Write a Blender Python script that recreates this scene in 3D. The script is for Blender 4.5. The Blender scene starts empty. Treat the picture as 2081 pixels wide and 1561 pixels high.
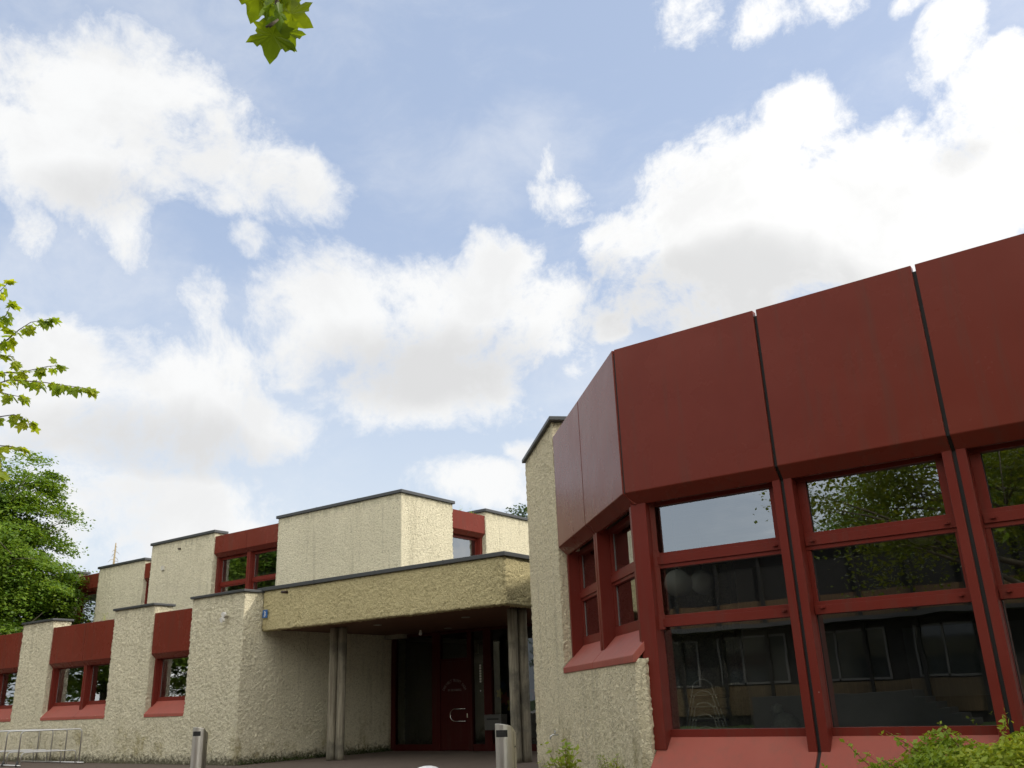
import bpy, bmesh, math, random
import numpy as np
from mathutils import Vector, Matrix
R = math.radians
scene = bpy.context.scene
COL = scene.collection
random.seed(7); rng = np.random.default_rng(7)

# ------------------------------------------------------------------ camera
F_PX, IW, IH, CAMZ = 1803.67, 2081.0, 1561.0, 1.2
def cam_axes():
    pitch, roll, yaw = R(19.54346), R(-2.1302), R(-35.73973)
    fw = Vector((math.sin(yaw)*math.cos(pitch), math.cos(yaw)*math.cos(pitch), math.sin(pitch)))
    r = Vector((math.cos(yaw), -math.sin(yaw), 0)); u = r.cross(fw)
    c, s = math.cos(roll), math.sin(roll)
    return c*r+s*u, -s*r+c*u, fw
CR, CU, CF = cam_axes()
cam_d = bpy.data.cameras.new('camera'); cam = bpy.data.objects.new('camera', cam_d); COL.objects.link(cam)
cam_d.sensor_fit = 'HORIZONTAL'; cam_d.sensor_width = 36; cam_d.lens = 36*F_PX/IW
cam_d.clip_start = 0.05; cam_d.clip_end = 3000
cam.matrix_world = Matrix(((CR.x, CU.x, -CF.x, 0), (CR.y, CU.y, -CF.y, 0), (CR.z, CU.z, -CF.z, CAMZ), (0, 0, 0, 1)))
scene.camera = cam
scene.view_settings.view_transform = 'Standard'; scene.view_settings.look = 'None'
scene.view_settings.exposure = 0.6; scene.view_settings.gamma = 1.0
scene.cycles.max_bounces = 10; scene.cycles.transparent_max_bounces = 24
scene.cycles.use_denoising = True
try: scene.cycles.denoiser = 'OPENIMAGEDENOISE'
except Exception: pass
scene.cycles.sample_clamp_indirect = 6.0

def skydir(x, y):                      # direction of a place in the sky
    return (CF*F_PX + CR*(x-IW/2) - CU*(y-IH/2)).normalized()

# ------------------------------------------------------------------ node helper
class NT:
    def __init__(s, tree): s.t = tree; s.n = tree.nodes; s.l = tree.links
    def node(s, typ, **kw):
        nd = s.n.new(typ)
        for k, v in kw.items(): setattr(nd, k, v)
        return nd
    def set(s, sock, v):
        if isinstance(v, bpy.types.NodeSocket): s.l.new(v, sock)
        elif v is not None: sock.default_value = v
    def m(s, op, a, b=None, c=None, clamp=False):
        nd = s.node('ShaderNodeMath', operation=op, use_clamp=clamp)
        for i, v in enumerate((a, b, c)):
            if v is not None: s.set(nd.inputs[i], v)
        return nd.outputs[0]
    def dot(s, a, v):
        nd = s.node('ShaderNodeVectorMath', operation='DOT_PRODUCT'); s.set(nd.inputs[0], a); nd.inputs[1].default_value = v
        return nd.outputs['Value']
    def noise(s, vec, scale, detail=4, rough=.55, dist=0, lac=2.0, col=False):
        nd = s.node('ShaderNodeTexNoise'); s.set(nd.inputs['Vector'], vec)
        nd.inputs['Scale'].default_value = scale; nd.inputs['Detail'].default_value = detail
        nd.inputs['Roughness'].default_value = rough; nd.inputs['Distortion'].default_value = dist
        return nd.outputs[1 if col else 0]
    def smooth(s, v, lo, hi, a=0.0, b=1.0):
        nd = s.node('ShaderNodeMapRange', interpolation_type='SMOOTHSTEP')
        s.set(nd.inputs[0], v); nd.inputs[1].default_value = lo; nd.inputs[2].default_value = hi
        nd.inputs[3].default_value = a; nd.inputs[4].default_value = b
        return nd.outputs[0]
    def mix(s, f, a, b, blend='MIX'):
        nd = s.node('ShaderNodeMix', data_type='RGBA', blend_type=blend)
        s.set(nd.inputs[0], f); s.set(nd.inputs[6], a if not isinstance(a, tuple) else (*a[:3], 1)); s.set(nd.inputs[7], b if not isinstance(b, tuple) else (*b[:3], 1))
        return nd.outputs[2]

# ------------------------------------------------------------------ world: sky with cumulus clouds, one soft sun behind the buildings on the right
SUN = Vector((.62, .42, .64)).normalized()
world = bpy.data.worlds.new('World'); scene.world = world; world.use_nodes = True
def build_world():
    w = NT(world.node_tree); w.n.clear()
    out = w.node('ShaderNodeOutputWorld')
    d = w.node('ShaderNodeTexCoord').outputs['Generated']
    nd = w.node('ShaderNodeVectorMath', operation='NORMALIZE'); w.set(nd.inputs[0], d); d = nd.outputs[0]
    sky = w.node('ShaderNodeTexSky', sky_type='NISHITA'); sky.sun_disc = False
    sky.sun_elevation = math.asin(SUN.z); sky.sun_rotation = math.atan2(SUN.x, SUN.y)
    sky.air_density = 1.0; sky.dust_density = 1.2; sky.ozone_density = 1.5; sky.altitude = 400
    # warp the lookup a little so that cloud edges billow
    wn = w.noise(d, 5.0, 3, .5, col=True)
    v = w.node('ShaderNodeVectorMath', operation='MULTIPLY_ADD'); w.set(v.inputs[0], wn); v.inputs[1].default_value = (.10, .10, .10); w.set(v.inputs[2], d)
    v2 = w.node('ShaderNodeVectorMath', operation='SUBTRACT'); w.set(v2.inputs[0], v.outputs[0]); v2.inputs[1].default_value = (.05, .05, .05)
    dw = v2.outputs[0]
    def blob(x, y, rx, ry, ang=0, k=1.0):
        c = skydir(x, y); ca, sa = math.cos(R(ang)), math.sin(R(ang))
        ex = skydir(x+rx*ca, y-rx*sa)-c; ey = skydir(x+ry*sa, y+ry*ca)-c
        ax = ex/ex.length_squared; ay = ey/ey.length_squared
        p = w.m('SUBTRACT', w.dot(dw, ax), c.dot(ax)); q = w.m('SUBTRACT', w.dot(dw, ay), c.dot(ay))
        r2 = w.m('ADD', w.m('MULTIPLY', p, p), w.m('MULTIPLY', q, q))
        return w.m('MULTIPLY_ADD', r2, -max(k, .8), k)
    def union(bl, sm=.25):
        acc = None
        for b in bl:
            s_ = blob(*b)
            acc = s_ if acc is None else w.m('SMOOTH_MAX', acc, s_, sm)
        return acc
    clouds = [ # upper left bank
        (150,180,170,140,0,1.5),(290,190,190,160,0,1.5),(390,280,200,130,-20,1.4),(130,320,210,140,0,1.4),(330,320,270,120,0,1.4),(570,350,140,65,-10,1.0),(630,385,65,50,0,.8),
        (230,430,100,100,0,.9),(265,505,60,70,0,.6),(420,400,200,60,0,.7),(10,330,70,130,0,.9),(30,490,55,55,0,.8),(0,100,30,60,0,.7),(510,510,55,60,0,.2),
        # middle bank
        (700,620,140,120,0,1.1),(850,650,200,150,0,1.2),(1010,600,120,110,0,1.1),(1030,505,80,70,0,1.15),(1110,650,140,130,0,1.25),(620,640,110,110,0,.9),(900,770,230,80,0,1.0),(600,700,90,80,0,.9),(1250,685,55,48,0,1.0),(1130,650,110,115,0,1.2),(900,800,230,80,0,1.2),(1180,740,60,60,0,.8),
        # low left bank
        (160,750,200,110,0,1.35),(330,820,250,120,-8,1.4),(530,860,120,65,-8,1.1),(400,640,65,80,0,.6),(90,860,180,90,0,1.2),(450,770,120,80,0,1.0),
        # right bank
        (1630,240,110,75,0,1.0),(1560,330,170,90,0,1.1),(1400,400,160,100,0,1.15),(1315,490,130,95,0,1.1),(1480,500,280,150,0,1.3),(1700,430,260,160,0,1.3),(1900,480,250,190,0,1.3),(2040,280,140,140,0,1.1),(2065,160,70,80,0,.8),(1420,630,200,90,0,1.0),(1840,240,55,45,0,.25),(1950,330,140,80,0,1.0),
        # small ones
        (1138,380,75,55,0,.75),(1108,320,35,55,-20,.5),(1372,25,95,85,0,.14),(1540,40,130,65,10,.05),(1690,-5,130,60,0,.12),(1845,28,45,30,0,.15),(1965,30,80,90,0,.0),(1945,130,110,75,30,.16),(1500,70,60,25,20,.15),
        # low bands above the roofs
        (960,990,130,55,0,1.1),(1060,920,60,30,0,.6),(330,1050,300,95,0,.95),(480,1085,130,50,0,1.0),(160,1000,160,90,0,.8)]
    f_in = union(clouds, .35)
    n0 = w.noise(d, 6.0, 2, .5); n1 = w.noise(dw, 12.0, 12, .66); n2 = w.noise(dw, 55.0, 8, .7)
    nz = w.m('ADD', w.m('MULTIPLY', w.m('SUBTRACT', n1, .5), 4.0), w.m('ADD', w.m('MULTIPLY', w.m('SUBTRACT', n2, .5), 1.5), w.m('MULTIPLY', w.m('SUBTRACT', n0, .5), 1.4)))
    # outside this part of the sky: broken cloud all round
    gen = w.noise(d, 2.6, 5, .55)
    f_out = w.m('MULTIPLY_ADD', w.m('SUBTRACT', gen, .43), 6.0, 0)
    clr = w.smooth(w.dot(d, Vector((-.43, -1, .17)).normalized()), .955, .988)
    f_out = w.m('MULTIPLY_ADD', clr, -3.5, f_out)
    cx = w.dot(d, skydir(1040, 560)); inside = w.smooth(cx, .79, .86)
    f = w.m('ADD', w.m('MULTIPLY', f_in, inside), w.m('MULTIPLY', f_out, w.m('SUBTRACT', 1, inside)))
    dens = w.m('ADD', w.m('ADD', w.m('MAXIMUM', f, -2.2), .30), nz)
    z = w.node('ShaderNodeSeparateXYZ'); w.set(z.inputs[0], d)
    right = w.smooth(w.dot(d, CR), -.25, .15)                     # edges are crisp towards the sun, ragged away from it
    soft = w.m('MULTIPLY_ADD', right, -.45, 1.75)
    a = w.m('DIVIDE', w.m('ADD', dens, .25), soft, clamp=True)
    a = w.m('MULTIPLY', a, w.m('MULTIPLY', a, w.m('MULTIPLY_ADD', a, -2.0, 3.0)))
    vs = w.node('ShaderNodeVectorMath', operation='MULTIPLY'); w.set(vs.inputs[0], dw); vs.inputs[1].default_value = (1.0, 1.6, 2.6)
    wis = w.smooth(w.noise(vs.outputs[0], 2.6, 8, .64), .40, .80, .03, .46)     # thin veil
    a = w.m('MAXIMUM', a, wis)
    core = w.smooth(dens, .3, 1.5)
    shade_b = union([(870,735,270,110,0,1.2),(1460,620,340,120,8,1.5),(320,890,300,80,-8,1.1),(1960,330,90,40,20,.7),(200,420,170,70,0,.6),(1250,560,80,60,0,.8),(700,760,80,60,0,.6),(60,900,90,50,0,.7)], .3)
    gs = w.m('MULTIPLY', w.smooth(w.m('ADD', shade_b, w.m('MULTIPLY', w.m('SUBTRACT', n1, .5), 1.3)), -.5, 1.15), inside)
    g2 = w.smooth(w.noise(dw, 9.0, 6, .6), .38, .66)
    g = w.m('MAXIMUM', w.m('MULTIPLY', gs, w.m('MULTIPLY_ADD', core, .35, .65)), w.m('MULTIPLY', g2, w.m('MULTIPLY', core, .4)))
    sunside = w.smooth(w.dot(d, SUN), .15, .85)
    white = w.mix(sunside, CLOUD_W, CLOUD_WS)
    grey = w.mix(sunside, CLOUD_G, CLOUD_GS)
    ccol = w.mix(g, white, grey)
    back = w.smooth(w.dot(d, CF), .35, -.25)                       # unseen clouds opposite the sun, boosted to brighten the front walls
    ccol = w.mix(back, ccol, BACK_BOOST)
    hz = w.smooth(z.outputs[2], .02, .50, .85, .0)
    # the haze between us and the blue
    blue = w.mix(.72, w.mix(1.0, sky.outputs[0], SKYTINT, 'MULTIPLY'), SKY_C)
    base = w.mix(hz, blue, HAZE_C)
    colr = w.mix(a, base, ccol)
    bg = w.node('ShaderNodeBackground'); w.set(bg.inputs[0], colr); bg.inputs[1].default_value = 0.1
    w.l.new(bg.outputs[0], out.inputs[0])
BACK_BOOST = (17.5, 16.8, 15.2)
SKYTINT = (2.7, 2.12, 1.68)
CLOUD_W, CLOUD_WS, CLOUD_G, CLOUD_GS, HAZE_C, SKY_C = (6.35, 6.4, 6.42), (7.5, 7.45, 7.35), (4.9, 4.92, 4.95), (5.3, 5.32, 5.3), (5.0, 5.5, 5.95), (2.66, 3.40, 4.84)
build_world()
world.cycles.sampling_method = 'MANUAL'; world.cycles.sample_map_resolution = 1024
sun_d = bpy.data.lights.new('sun', 'SUN'); sun_d.energy = 2.0; sun_d.angle = R(4); sun_d.color = (1, .93, .82)
sun = bpy.data.objects.new('sun', sun_d); COL.objects.link(sun)
sun.rotation_euler = SUN.to_track_quat('Z', 'Y').to_euler(); sun.location = SUN*60

# ------------------------------------------------------------------ materials
MATS = {}
def newmat(name):
    m = bpy.data.materials.new(name); m.use_nodes = True; MATS[name] = m
    t = NT(m.node_tree); b = t.n['Principled BSDF']
    return m, t, b
def simple(name, col, rough=.6, metal=0, spec=.5, var=0, scale=6, bump=0, bscale=40, coat=0):
    m, t, b = newmat(name)
    co = t.node('ShaderNodeTexCoord').outputs['Object']
    if var:
        n = t.noise(co, scale, 5, .6)
        c = t.mix(n, tuple(x*(1-var) for x in col), tuple(min(1, x*(1+var)) for x in col)); t.set(b.inputs['Base Color'], c)
        t.set(b.inputs['Roughness'], t.m('MULTIPLY_ADD', n, .25, rough-.12))
    else:
        b.inputs['Base Color'].default_value = (*col, 1); b.inputs['Roughness'].default_value = rough
    b.inputs['Metallic'].default_value = metal; b.inputs['Specular IOR Level'].default_value = spec
    b.inputs['Coat Weight'].default_value = coat
    if bump:
        bn = t.node('ShaderNodeBump'); bn.inputs['Strength'].default_value = bump; bn.inputs['Distance'].default_value = .01
        t.set(bn.inputs['Height'], t.noise(co, bscale, 4, .6)); t.l.new(bn.outputs[0], b.inputs['Normal'])
    return m
def stucco(name, col, dirt=True, sc=22, tops=()):
    m, t, b = newmat(name)
    geo = t.node('ShaderNodeNewGeometry').outputs['Position']
    sx = t.node('ShaderNodeSeparateXYZ'); t.set(sx.inputs[0], geo); z = sx.outputs[2]
    big = t.noise(geo, .8, 5, .6); mid = t.noise(geo, sc, 4, .65, .8); fine = t.noise(geo, sc*3, 3, .6)
    c = t.mix(big, tuple(x*.86 for x in col), tuple(x*1.12 for x in col))
    c = t.mix(t.smooth(mid, .46, .68, 0, .55), c, (col[0]*.40, col[1]*.37, col[2]*.30))
    c = t.mix(t.smooth(fine, .5, .75, 0, .35), c, (col[0]*1.25, col[1]*1.25, col[2]*1.3))
    if dirt:
        # yellow-green bloom low on the wall and a dark, ragged splash line at its foot
        pat = t.noise(geo, 2.2, 6, .68)
        moss = t.m('MULTIPLY', t.smooth(pat, .50, .68), t.smooth(z, 1.25, .55))
        c = t.mix(t.m('MULTIPLY', moss, .55), c, (.26, .21, .055))
        ft = t.smooth(t.m('ADD', z, t.m('MULTIPLY', t.m('SUBTRACT', t.noise(geo, 11, 5, .75), .5), .75)), .26, .03)
        c = t.mix(t.m('MULTIPLY', ft, .85), c, (.045, .045, .022))
        st = t.node('ShaderNodeVectorMath', operation='MULTIPLY'); t.set(st.inputs[0], geo); st.inputs[1].default_value = (3.2, 3.2, .25)
        for zc in tops:
            dd = t.m('SUBTRACT', zc, z); edge = t.m('MULTIPLY_ADD', t.noise(st.outputs[0], 2.4, 4, .6), .9, -.22)
            band = t.m('MULTIPLY', t.smooth(t.m('SUBTRACT', edge, dd), .0, .22), t.m('MULTIPLY', t.m('GREATER_THAN', dd, -.02), t.smooth(dd, .5, .15)))
            c = t.mix(t.m('MULTIPLY', band, .28), c, (.17, .15, .085))
        run = t.smooth(t.noise(st.outputs[0], 1.6, 4, .6), .52, .75, 0, .26)
        c = t.mix(run, c, (.20, .175, .10))
    t.set(b.inputs['Base Color'], c); b.inputs['Roughness'].default_value = .92; b.inputs['Specular IOR Level'].default_value = .2
    vo = t.node('ShaderNodeTexNoise'); t.set(vo.inputs['Vector'], geo); vo.inputs['Scale'].default_value = sc; vo.inputs['Detail'].default_value = 5; vo.inputs['Roughness'].default_value = .6; vo.inputs['Distortion'].default_value = .9
    bn = t.node('ShaderNodeBump'); bn.inputs['Strength'].default_value = 1.0; bn.inputs['Distance'].default_value = .055
    t.set(bn.inputs['Height'], vo.outputs[0]); t.l.new(bn.outputs[0], b.inputs['Normal'])
    return m
def red_paint(name, col, rough):
    m, t, b = newmat(name)
    co = t.node('ShaderNodeNewGeometry').outputs['Position']
    n = t.noise(co, 1.3, 5, .6); fn = t.noise(co, 130, 2, .5)
    c = t.mix(n, tuple(x*.88 for x in col), tuple(x*1.10 for x in col))
    sp = t.node('ShaderNodeTexVoronoi'); t.set(sp.inputs['Vector'], co); sp.inputs['Scale'].default_value = 5.0
    speck = t.m('MULTIPLY', t.smooth(sp.outputs['Distance'], .045, .02), t.smooth(t.noise(co, 1.1, 2, .5), .58, .66))
    c = t.mix(t.m('MULTIPLY', speck, .45), c, (.45, .40, .36))
    st = t.node('ShaderNodeVectorMath', operation='MULTIPLY'); t.set(st.inputs[0], co); st.inputs[1].default_value = (4, 4, .3)
    c = t.mix(t.smooth(t.noise(st.outputs[0], 2.2, 5, .65), .47, .74, 0, .55), c, (col[0]*.6+.02, col[1]*.8+.02, col[2]*.8+.016))
    c = t.mix(t.smooth(t.noise(co, .45, 4, .65), .45, .75, 0, .35), c, (col[0]*1.2+.01, col[1]*1.5+.008, col[2]*1.5+.008))
    t.set(b.inputs['Base Color'], c); t.set(b.inputs['Roughness'], t.m('MULTIPLY_ADD', n, .14, rough-.07)); b.inputs['Specular IOR Level'].default_value = .13
    bn = t.node('ShaderNodeBump'); bn.inputs['Strength'].default_value = .05; bn.inputs['Distance'].default_value = .004
    t.set(bn.inputs['Height'], fn)
    b2 = t.node('ShaderNodeBump'); b2.inputs['Strength'].default_value = .35; b2.inputs['Distance'].default_value = .02
    t.set(b2.inputs['Height'], t.noise(co, 1.7, 2, .5)); t.l.new(bn.outputs[0], b2.inputs['Normal']); t.l.new(b2.outputs[0], b.inputs['Normal'])
    return m
def glass(name, tint, refl):
    m, t, b = newmat(name); t.n.remove(b)
    out = t.n['Material Output']
    fr = t.node('ShaderNodeFresnel'); fr.inputs[0].default_value = 1.5
    fac = t.m('MULTIPLY_ADD', fr.outputs[0], 1.2, refl, clamp=True)
    tr = t.node('ShaderNodeBsdfTransparent'); tr.inputs[0].default_value = (*tint, 1)
    gl = t.node('ShaderNodeBsdfGlossy'); gl.inputs['Roughness'].default_value = .0; gl.inputs[0].default_value = (.93, .97, 1, 1)
    co = t.node('ShaderNodeNewGeometry').outputs['Position']
    bn = t.node('ShaderNodeBump'); bn.inputs['Strength'].default_value = .02; bn.inputs['Distance'].default_value = .05
    t.set(bn.inputs['Height'], t.noise(co, 1.2, 2, .5)); t.l.new(bn.outputs[0], gl.inputs['Normal'])
    mx = t.node('ShaderNodeMixShader'); t.set(mx.inputs[0], fac); t.l.new(tr.outputs[0], mx.inputs[1]); t.l.new(gl.outputs[0], mx.inputs[2])
    t.l.new(mx.outputs[0], out.inputs[0])
    return m
def leafmat(name, c1, c2, c3, trans=.5):
    m, t, b = newmat(name); t.n.remove(b)
    out = t.n['Material Output']
    g = t.node('ShaderNodeNewGeometry')
    rr = g.outputs['Random Per Island']
    c = t.mix(rr, c1, c2)
    c = t.mix(t.smooth(t.noise(g.outputs['Position'], .9, 3, .6), .42, .68, 0, .8), c, c3)
    df = t.node('ShaderNodeBsdfPrincipled'); t.set(df.inputs['Base Color'], c); df.inputs['Roughness'].default_value = .45; df.inputs['Specular IOR Level'].default_value = .35
    tl = t.node('ShaderNodeBsdfTranslucent'); t.set(tl.inputs[0], t.mix(1.0, c, (1.7, 1.55, .6), 'MULTIPLY'))
    mx = t.node('ShaderNodeMixShader'); mx.inputs[0].default_value = trans
    t.l.new(df.outputs[0], mx.inputs[1]); t.l.new(tl.outputs[0], mx.inputs[2]); t.l.new(mx.outputs[0], out.inputs[0])
    return m
def planks(name, c1, c2, axis, width, rough=.6):
    m, t, b = newmat(name)
    co = t.node('ShaderNodeNewGeometry').outputs['Position']
    s = t.node('ShaderNodeSeparateXYZ'); t.set(s.inputs[0], co); v = t.m('DIVIDE', s.outputs[axis], width)
    fr = t.m('FRACT', v); gap = t.m('ADD', t.smooth(fr, .07, .0), t.smooth(fr, .93, 1.0), clamp=True)
    wn = t.node('ShaderNodeTexWhiteNoise', noise_dimensions='1D'); t.set(wn.inputs['W'], t.m('FLOOR', v))
    c = t.mix(wn.outputs[0], c1, c2); c = t.mix(t.noise(co, 9, 5, .6), c, tuple(x*.7 for x in c1)); c = t.mix(t.m('MULTIPLY', gap, .8), c, (.01, .008, .006))
    t.set(b.inputs['Base Color'], c); b.inputs['Roughness'].default_value = rough
    return m
CREAM = stucco('stucco_cream', (.76, .71, .535), True, 26, (3.88, 6.84))
CREAMF = stucco('stucco_cream_fine', (.90, .81, .575), True, 30, (5.33,))
YELLOW = stucco('stucco_yellow', (.61, .535, .305), False, 28)
RED = red_paint('red_enamel', (.160, .0300, .0195), .27)
SILL = red_paint('red_sill', (.33, .092, .070), .45)  # paler, pinker red than the panels and frames
REDF = red_paint('red_frame', (.150, .0225, .0155), .36)
BLACK = simple('rubber_black', (.012, .012, .012), .7)
BEAD = simple('bead_grey', (.20, .19, .18), .5)
COPING = simple('coping_metal', (.060, .064, .068), .5, .3, var=.2, scale=3)
GLASS = glass('window_glass', (.82, .86, .84), .27)
GLASSD = glass('window_glass_dark', (.55, .58, .55), .02)
CONC = simple('concrete_grey', (.22, .20, .155), .85, var=.35, scale=5, bump=.5, bscale=50)
def streaked(name, c1, c2, c3):
    m, t, b = newmat(name); co = t.node('ShaderNodeNewGeometry').outputs['Position']
    st = t.node('ShaderNodeVectorMath', operation='MULTIPLY'); t.set(st.inputs[0], co); st.inputs[1].default_value = (22, 22, 1.3)
    n = t.noise(st.outputs[0], 1.0, 6, .65); c = t.mix(t.smooth(n, .35, .65), c1, c2); c = t.mix(t.smooth(t.noise(co, 1.4, 5, .65), .48, .66, 0, .8), c, c3)
    t.set(b.inputs['Base Color'], c); b.inputs['Roughness'].default_value = .88
    bn = t.node('ShaderNodeBump'); bn.inputs['Strength'].default_value = .6; bn.inputs['Distance'].default_value = .01; t.set(bn.inputs['Height'], n); t.l.new(bn.outputs[0], b.inputs['Normal'])
    return m
POST = streaked('column_concrete', (.15, .13, .095), (.27, .245, .185), (.085, .08, .062))
STEEL = simple('brushed_steel', (.66, .64, .60), .34, 1, var=.05, scale=4)
CHROME = simple('chrome', (.75, .75, .74), .12, 1)
GALV = simple('galvanised', (.55, .55, .54), .32, .9, var=.15, scale=12)
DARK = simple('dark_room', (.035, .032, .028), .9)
WHITE = simple('white_plastic', (.75, .74, .71), .45)
SOFFIT = planks('soffit_planks', (.14, .060, .028), (.20, .092, .044), 1, .11)
TIMBER = planks('timber_cladding', (.12, .068, .028), (.16, .095, .04), 0, .14)
BAMBOO = planks('reed_screen', (.12, .078, .035), (.18, .125, .06), 0, .09)
BARK = simple('bark', (.10, .085, .06), .95, var=.4, scale=9, bump=.8, bscale=30)

# ------------------------------------------------------------------ mesh helpers
def link(name, me, mat, parent=None, smooth=False, world=True):
    o = bpy.data.objects.new(name, me); COL.objects.link(o)
    if mat: me.materials.append(mat)
    if parent is not None:
        o.parent = parent
        if world:
            off = WORLDPOS(parent)
            me.transform(Matrix.Translation(-off))
    if smooth: me.polygons.foreach_set('use_smooth', [True]*len(me.polygons))
    me.update(); return o
def WORLDPOS(o):
    p = Vector(o.location)
    while o.parent: o = o.parent; p += Vector(o.location)
    return p
def mesh(name, V, F, mat, parent=None, smooth=False, world=True, bevel=0):
    me = bpy.data.meshes.new(name); me.from_pydata([tuple(v) for v in V], [], F)
    o = link(name, me, mat, parent, smooth, world)
    if bevel:
        b = o.modifiers.new('bevel', 'BEVEL'); b.width = bevel; b.segments = 2; b.limit_method = 'ANGLE'; b.angle_limit = R(40)
    return o
class MB:
    def __init__(s): s.V = []; s.F = []
    def add(s, V, F):
        o = len(s.V); s.V += [Vector(v) for v in V]; s.F += [tuple(i+o for i in f) for f in F]; return s
    def box(s, a, b):
        x0, x1 = sorted((a[0], b[0])); y0, y1 = sorted((a[1], b[1])); z0, z1 = sorted((a[2], b[2]))
        return s.add([(x0,y0,z0),(x1,y0,z0),(x1,y1,z0),(x0,y1,z0),(x0,y0,z1),(x1,y0,z1),(x1,y1,z1),(x0,y1,z1)],
              [(0,3,2,1),(4,5,6,7),(0,1,5,4),(1,2,6,5),(2,3,7,6),(3,0,4,7)])
    def prism(s, poly, h0, h1, ax):     # poly: 2D list, ax maps (p,q,h)->world
        n = len(poly); V = [ax(p, q, h0) for p, q in poly]+[ax(p, q, h1) for p, q in poly]
        F = [tuple(range(n)), tuple(range(2*n-1, n-1, -1))]+[(i, i+n, (i+1) % n+n, (i+1) % n) for i in range(n)]
        return s.add(V, F)
    def tube(s, pts, rad, n=8, caps=True):
        pts = [Vector(p) for p in pts]; rad = rad if hasattr(rad, '__len__') else [rad]*len(pts)
        V = []; F = []; ref = None
        for i, p in enumerate(pts):
            t = (pts[min(i+1, len(pts)-1)]-pts[max(i-1, 0)]).normalized()
            if ref is None: ref = Vector((0, 0, 1)) if abs(t.z) < .9 else Vector((1, 0, 0))
            x = (ref-t*ref.dot(t)).normalized(); y = t.cross(x); ref = x
            for k in range(n):
                a = 2*math.pi*k/n; V.append(p+(x*math.cos(a)+y*math.sin(a))*rad[i])
        for i in range(len(pts)-1):
            for k in range(n):
                F.append((i*n+k, i*n+(k+1) % n, (i+1)*n+(k+1) % n, (i+1)*n+k))
        if caps: F += [tuple(range(n-1, -1, -1)), tuple((len(pts)-1)*n+k for k in range(n))]
        return s.add(V, F)
    def lathe(s, prof, c, n=24):
        V = []; F = []
        for r_, z in prof:
            for k in range(n):
                a = 2*math.pi*k/n; V.append((c[0]+r_*math.cos(a), c[1]+r_*math.sin(a), c[2]+z))
        for i in range(len(prof)-1):
            for k in range(n): F.append((i*n+k, i*n+(k+1) % n, (i+1)*n+(k+1) % n, (i+1)*n+k))
        F += [tuple(range(n-1, -1, -1)), tuple((len(prof)-1)*n+k for k in range(n))]
        return s.add(V, F)
    def make(s, name, mat, parent=None, smooth=False, world=True, bevel=0):
        bm = bmesh.new(); me0 = bpy.data.meshes.new(name); me0.from_pydata([tuple(v) for v in s.V], [], s.F)
        bm.from_mesh(me0); bmesh.ops.recalc_face_normals(bm, faces=bm.faces); bm.to_mesh(me0); bm.free()
        o = link(name, me0, mat, parent, smooth, world)
        if bevel:
            b = o.modifiers.new('bevel', 'BEVEL'); b.width = bevel; b.segments = 2; b.limit_method = 'ANGLE'; b.angle_limit = R(40)
        return o
def thing(name, label, cat, loc=(0, 0, 0), rz=0, group=None):
    o = bpy.data.objects.new(name, None); COL.objects.link(o); o.location = loc; o.rotation_euler = (0, 0, rz)
    o.empty_display_size = .2
    return tag(o, label, cat, group)
def tag(o, label, cat, group=None):
    o['label'] = label; o['category'] = cat
    if group: o['group'] = group
    return o
def structure(o, kind='structure', label=None):
    o['kind'] = kind
    if label: o['label'] = label
    return o
class Frame:                            # local frame of a facade: u along it, d into the building, z up
    def __init__(s, o, u): s.o = Vector((*o, 0)); s.u = Vector((*u, 0)).normalized(); s.i = Vector((-s.u.y, s.u.x, 0))
    def __call__(s, u, d, z): return s.o+s.u*u+s.i*d+Vector((0, 0, z))
    def box(s, mb, u0, u1, d0, d1, z0, z1):
        V = [s(u, d, z) for z in (z0, z1) for u, d in ((u0, d0), (u1, d0), (u1, d1), (u0, d1))]
        return mb.add(V, [(0,3,2,1),(4,5,6,7),(0,1,5,4),(1,2,6,5),(2,3,7,6),(3,0,4,7)])
    def prof(s, mb, poly, u0, u1):      # poly of (d,z) swept along u
        return mb.prism(poly, u0, u1, lambda d, z, u: s(u, d, z))

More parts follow.
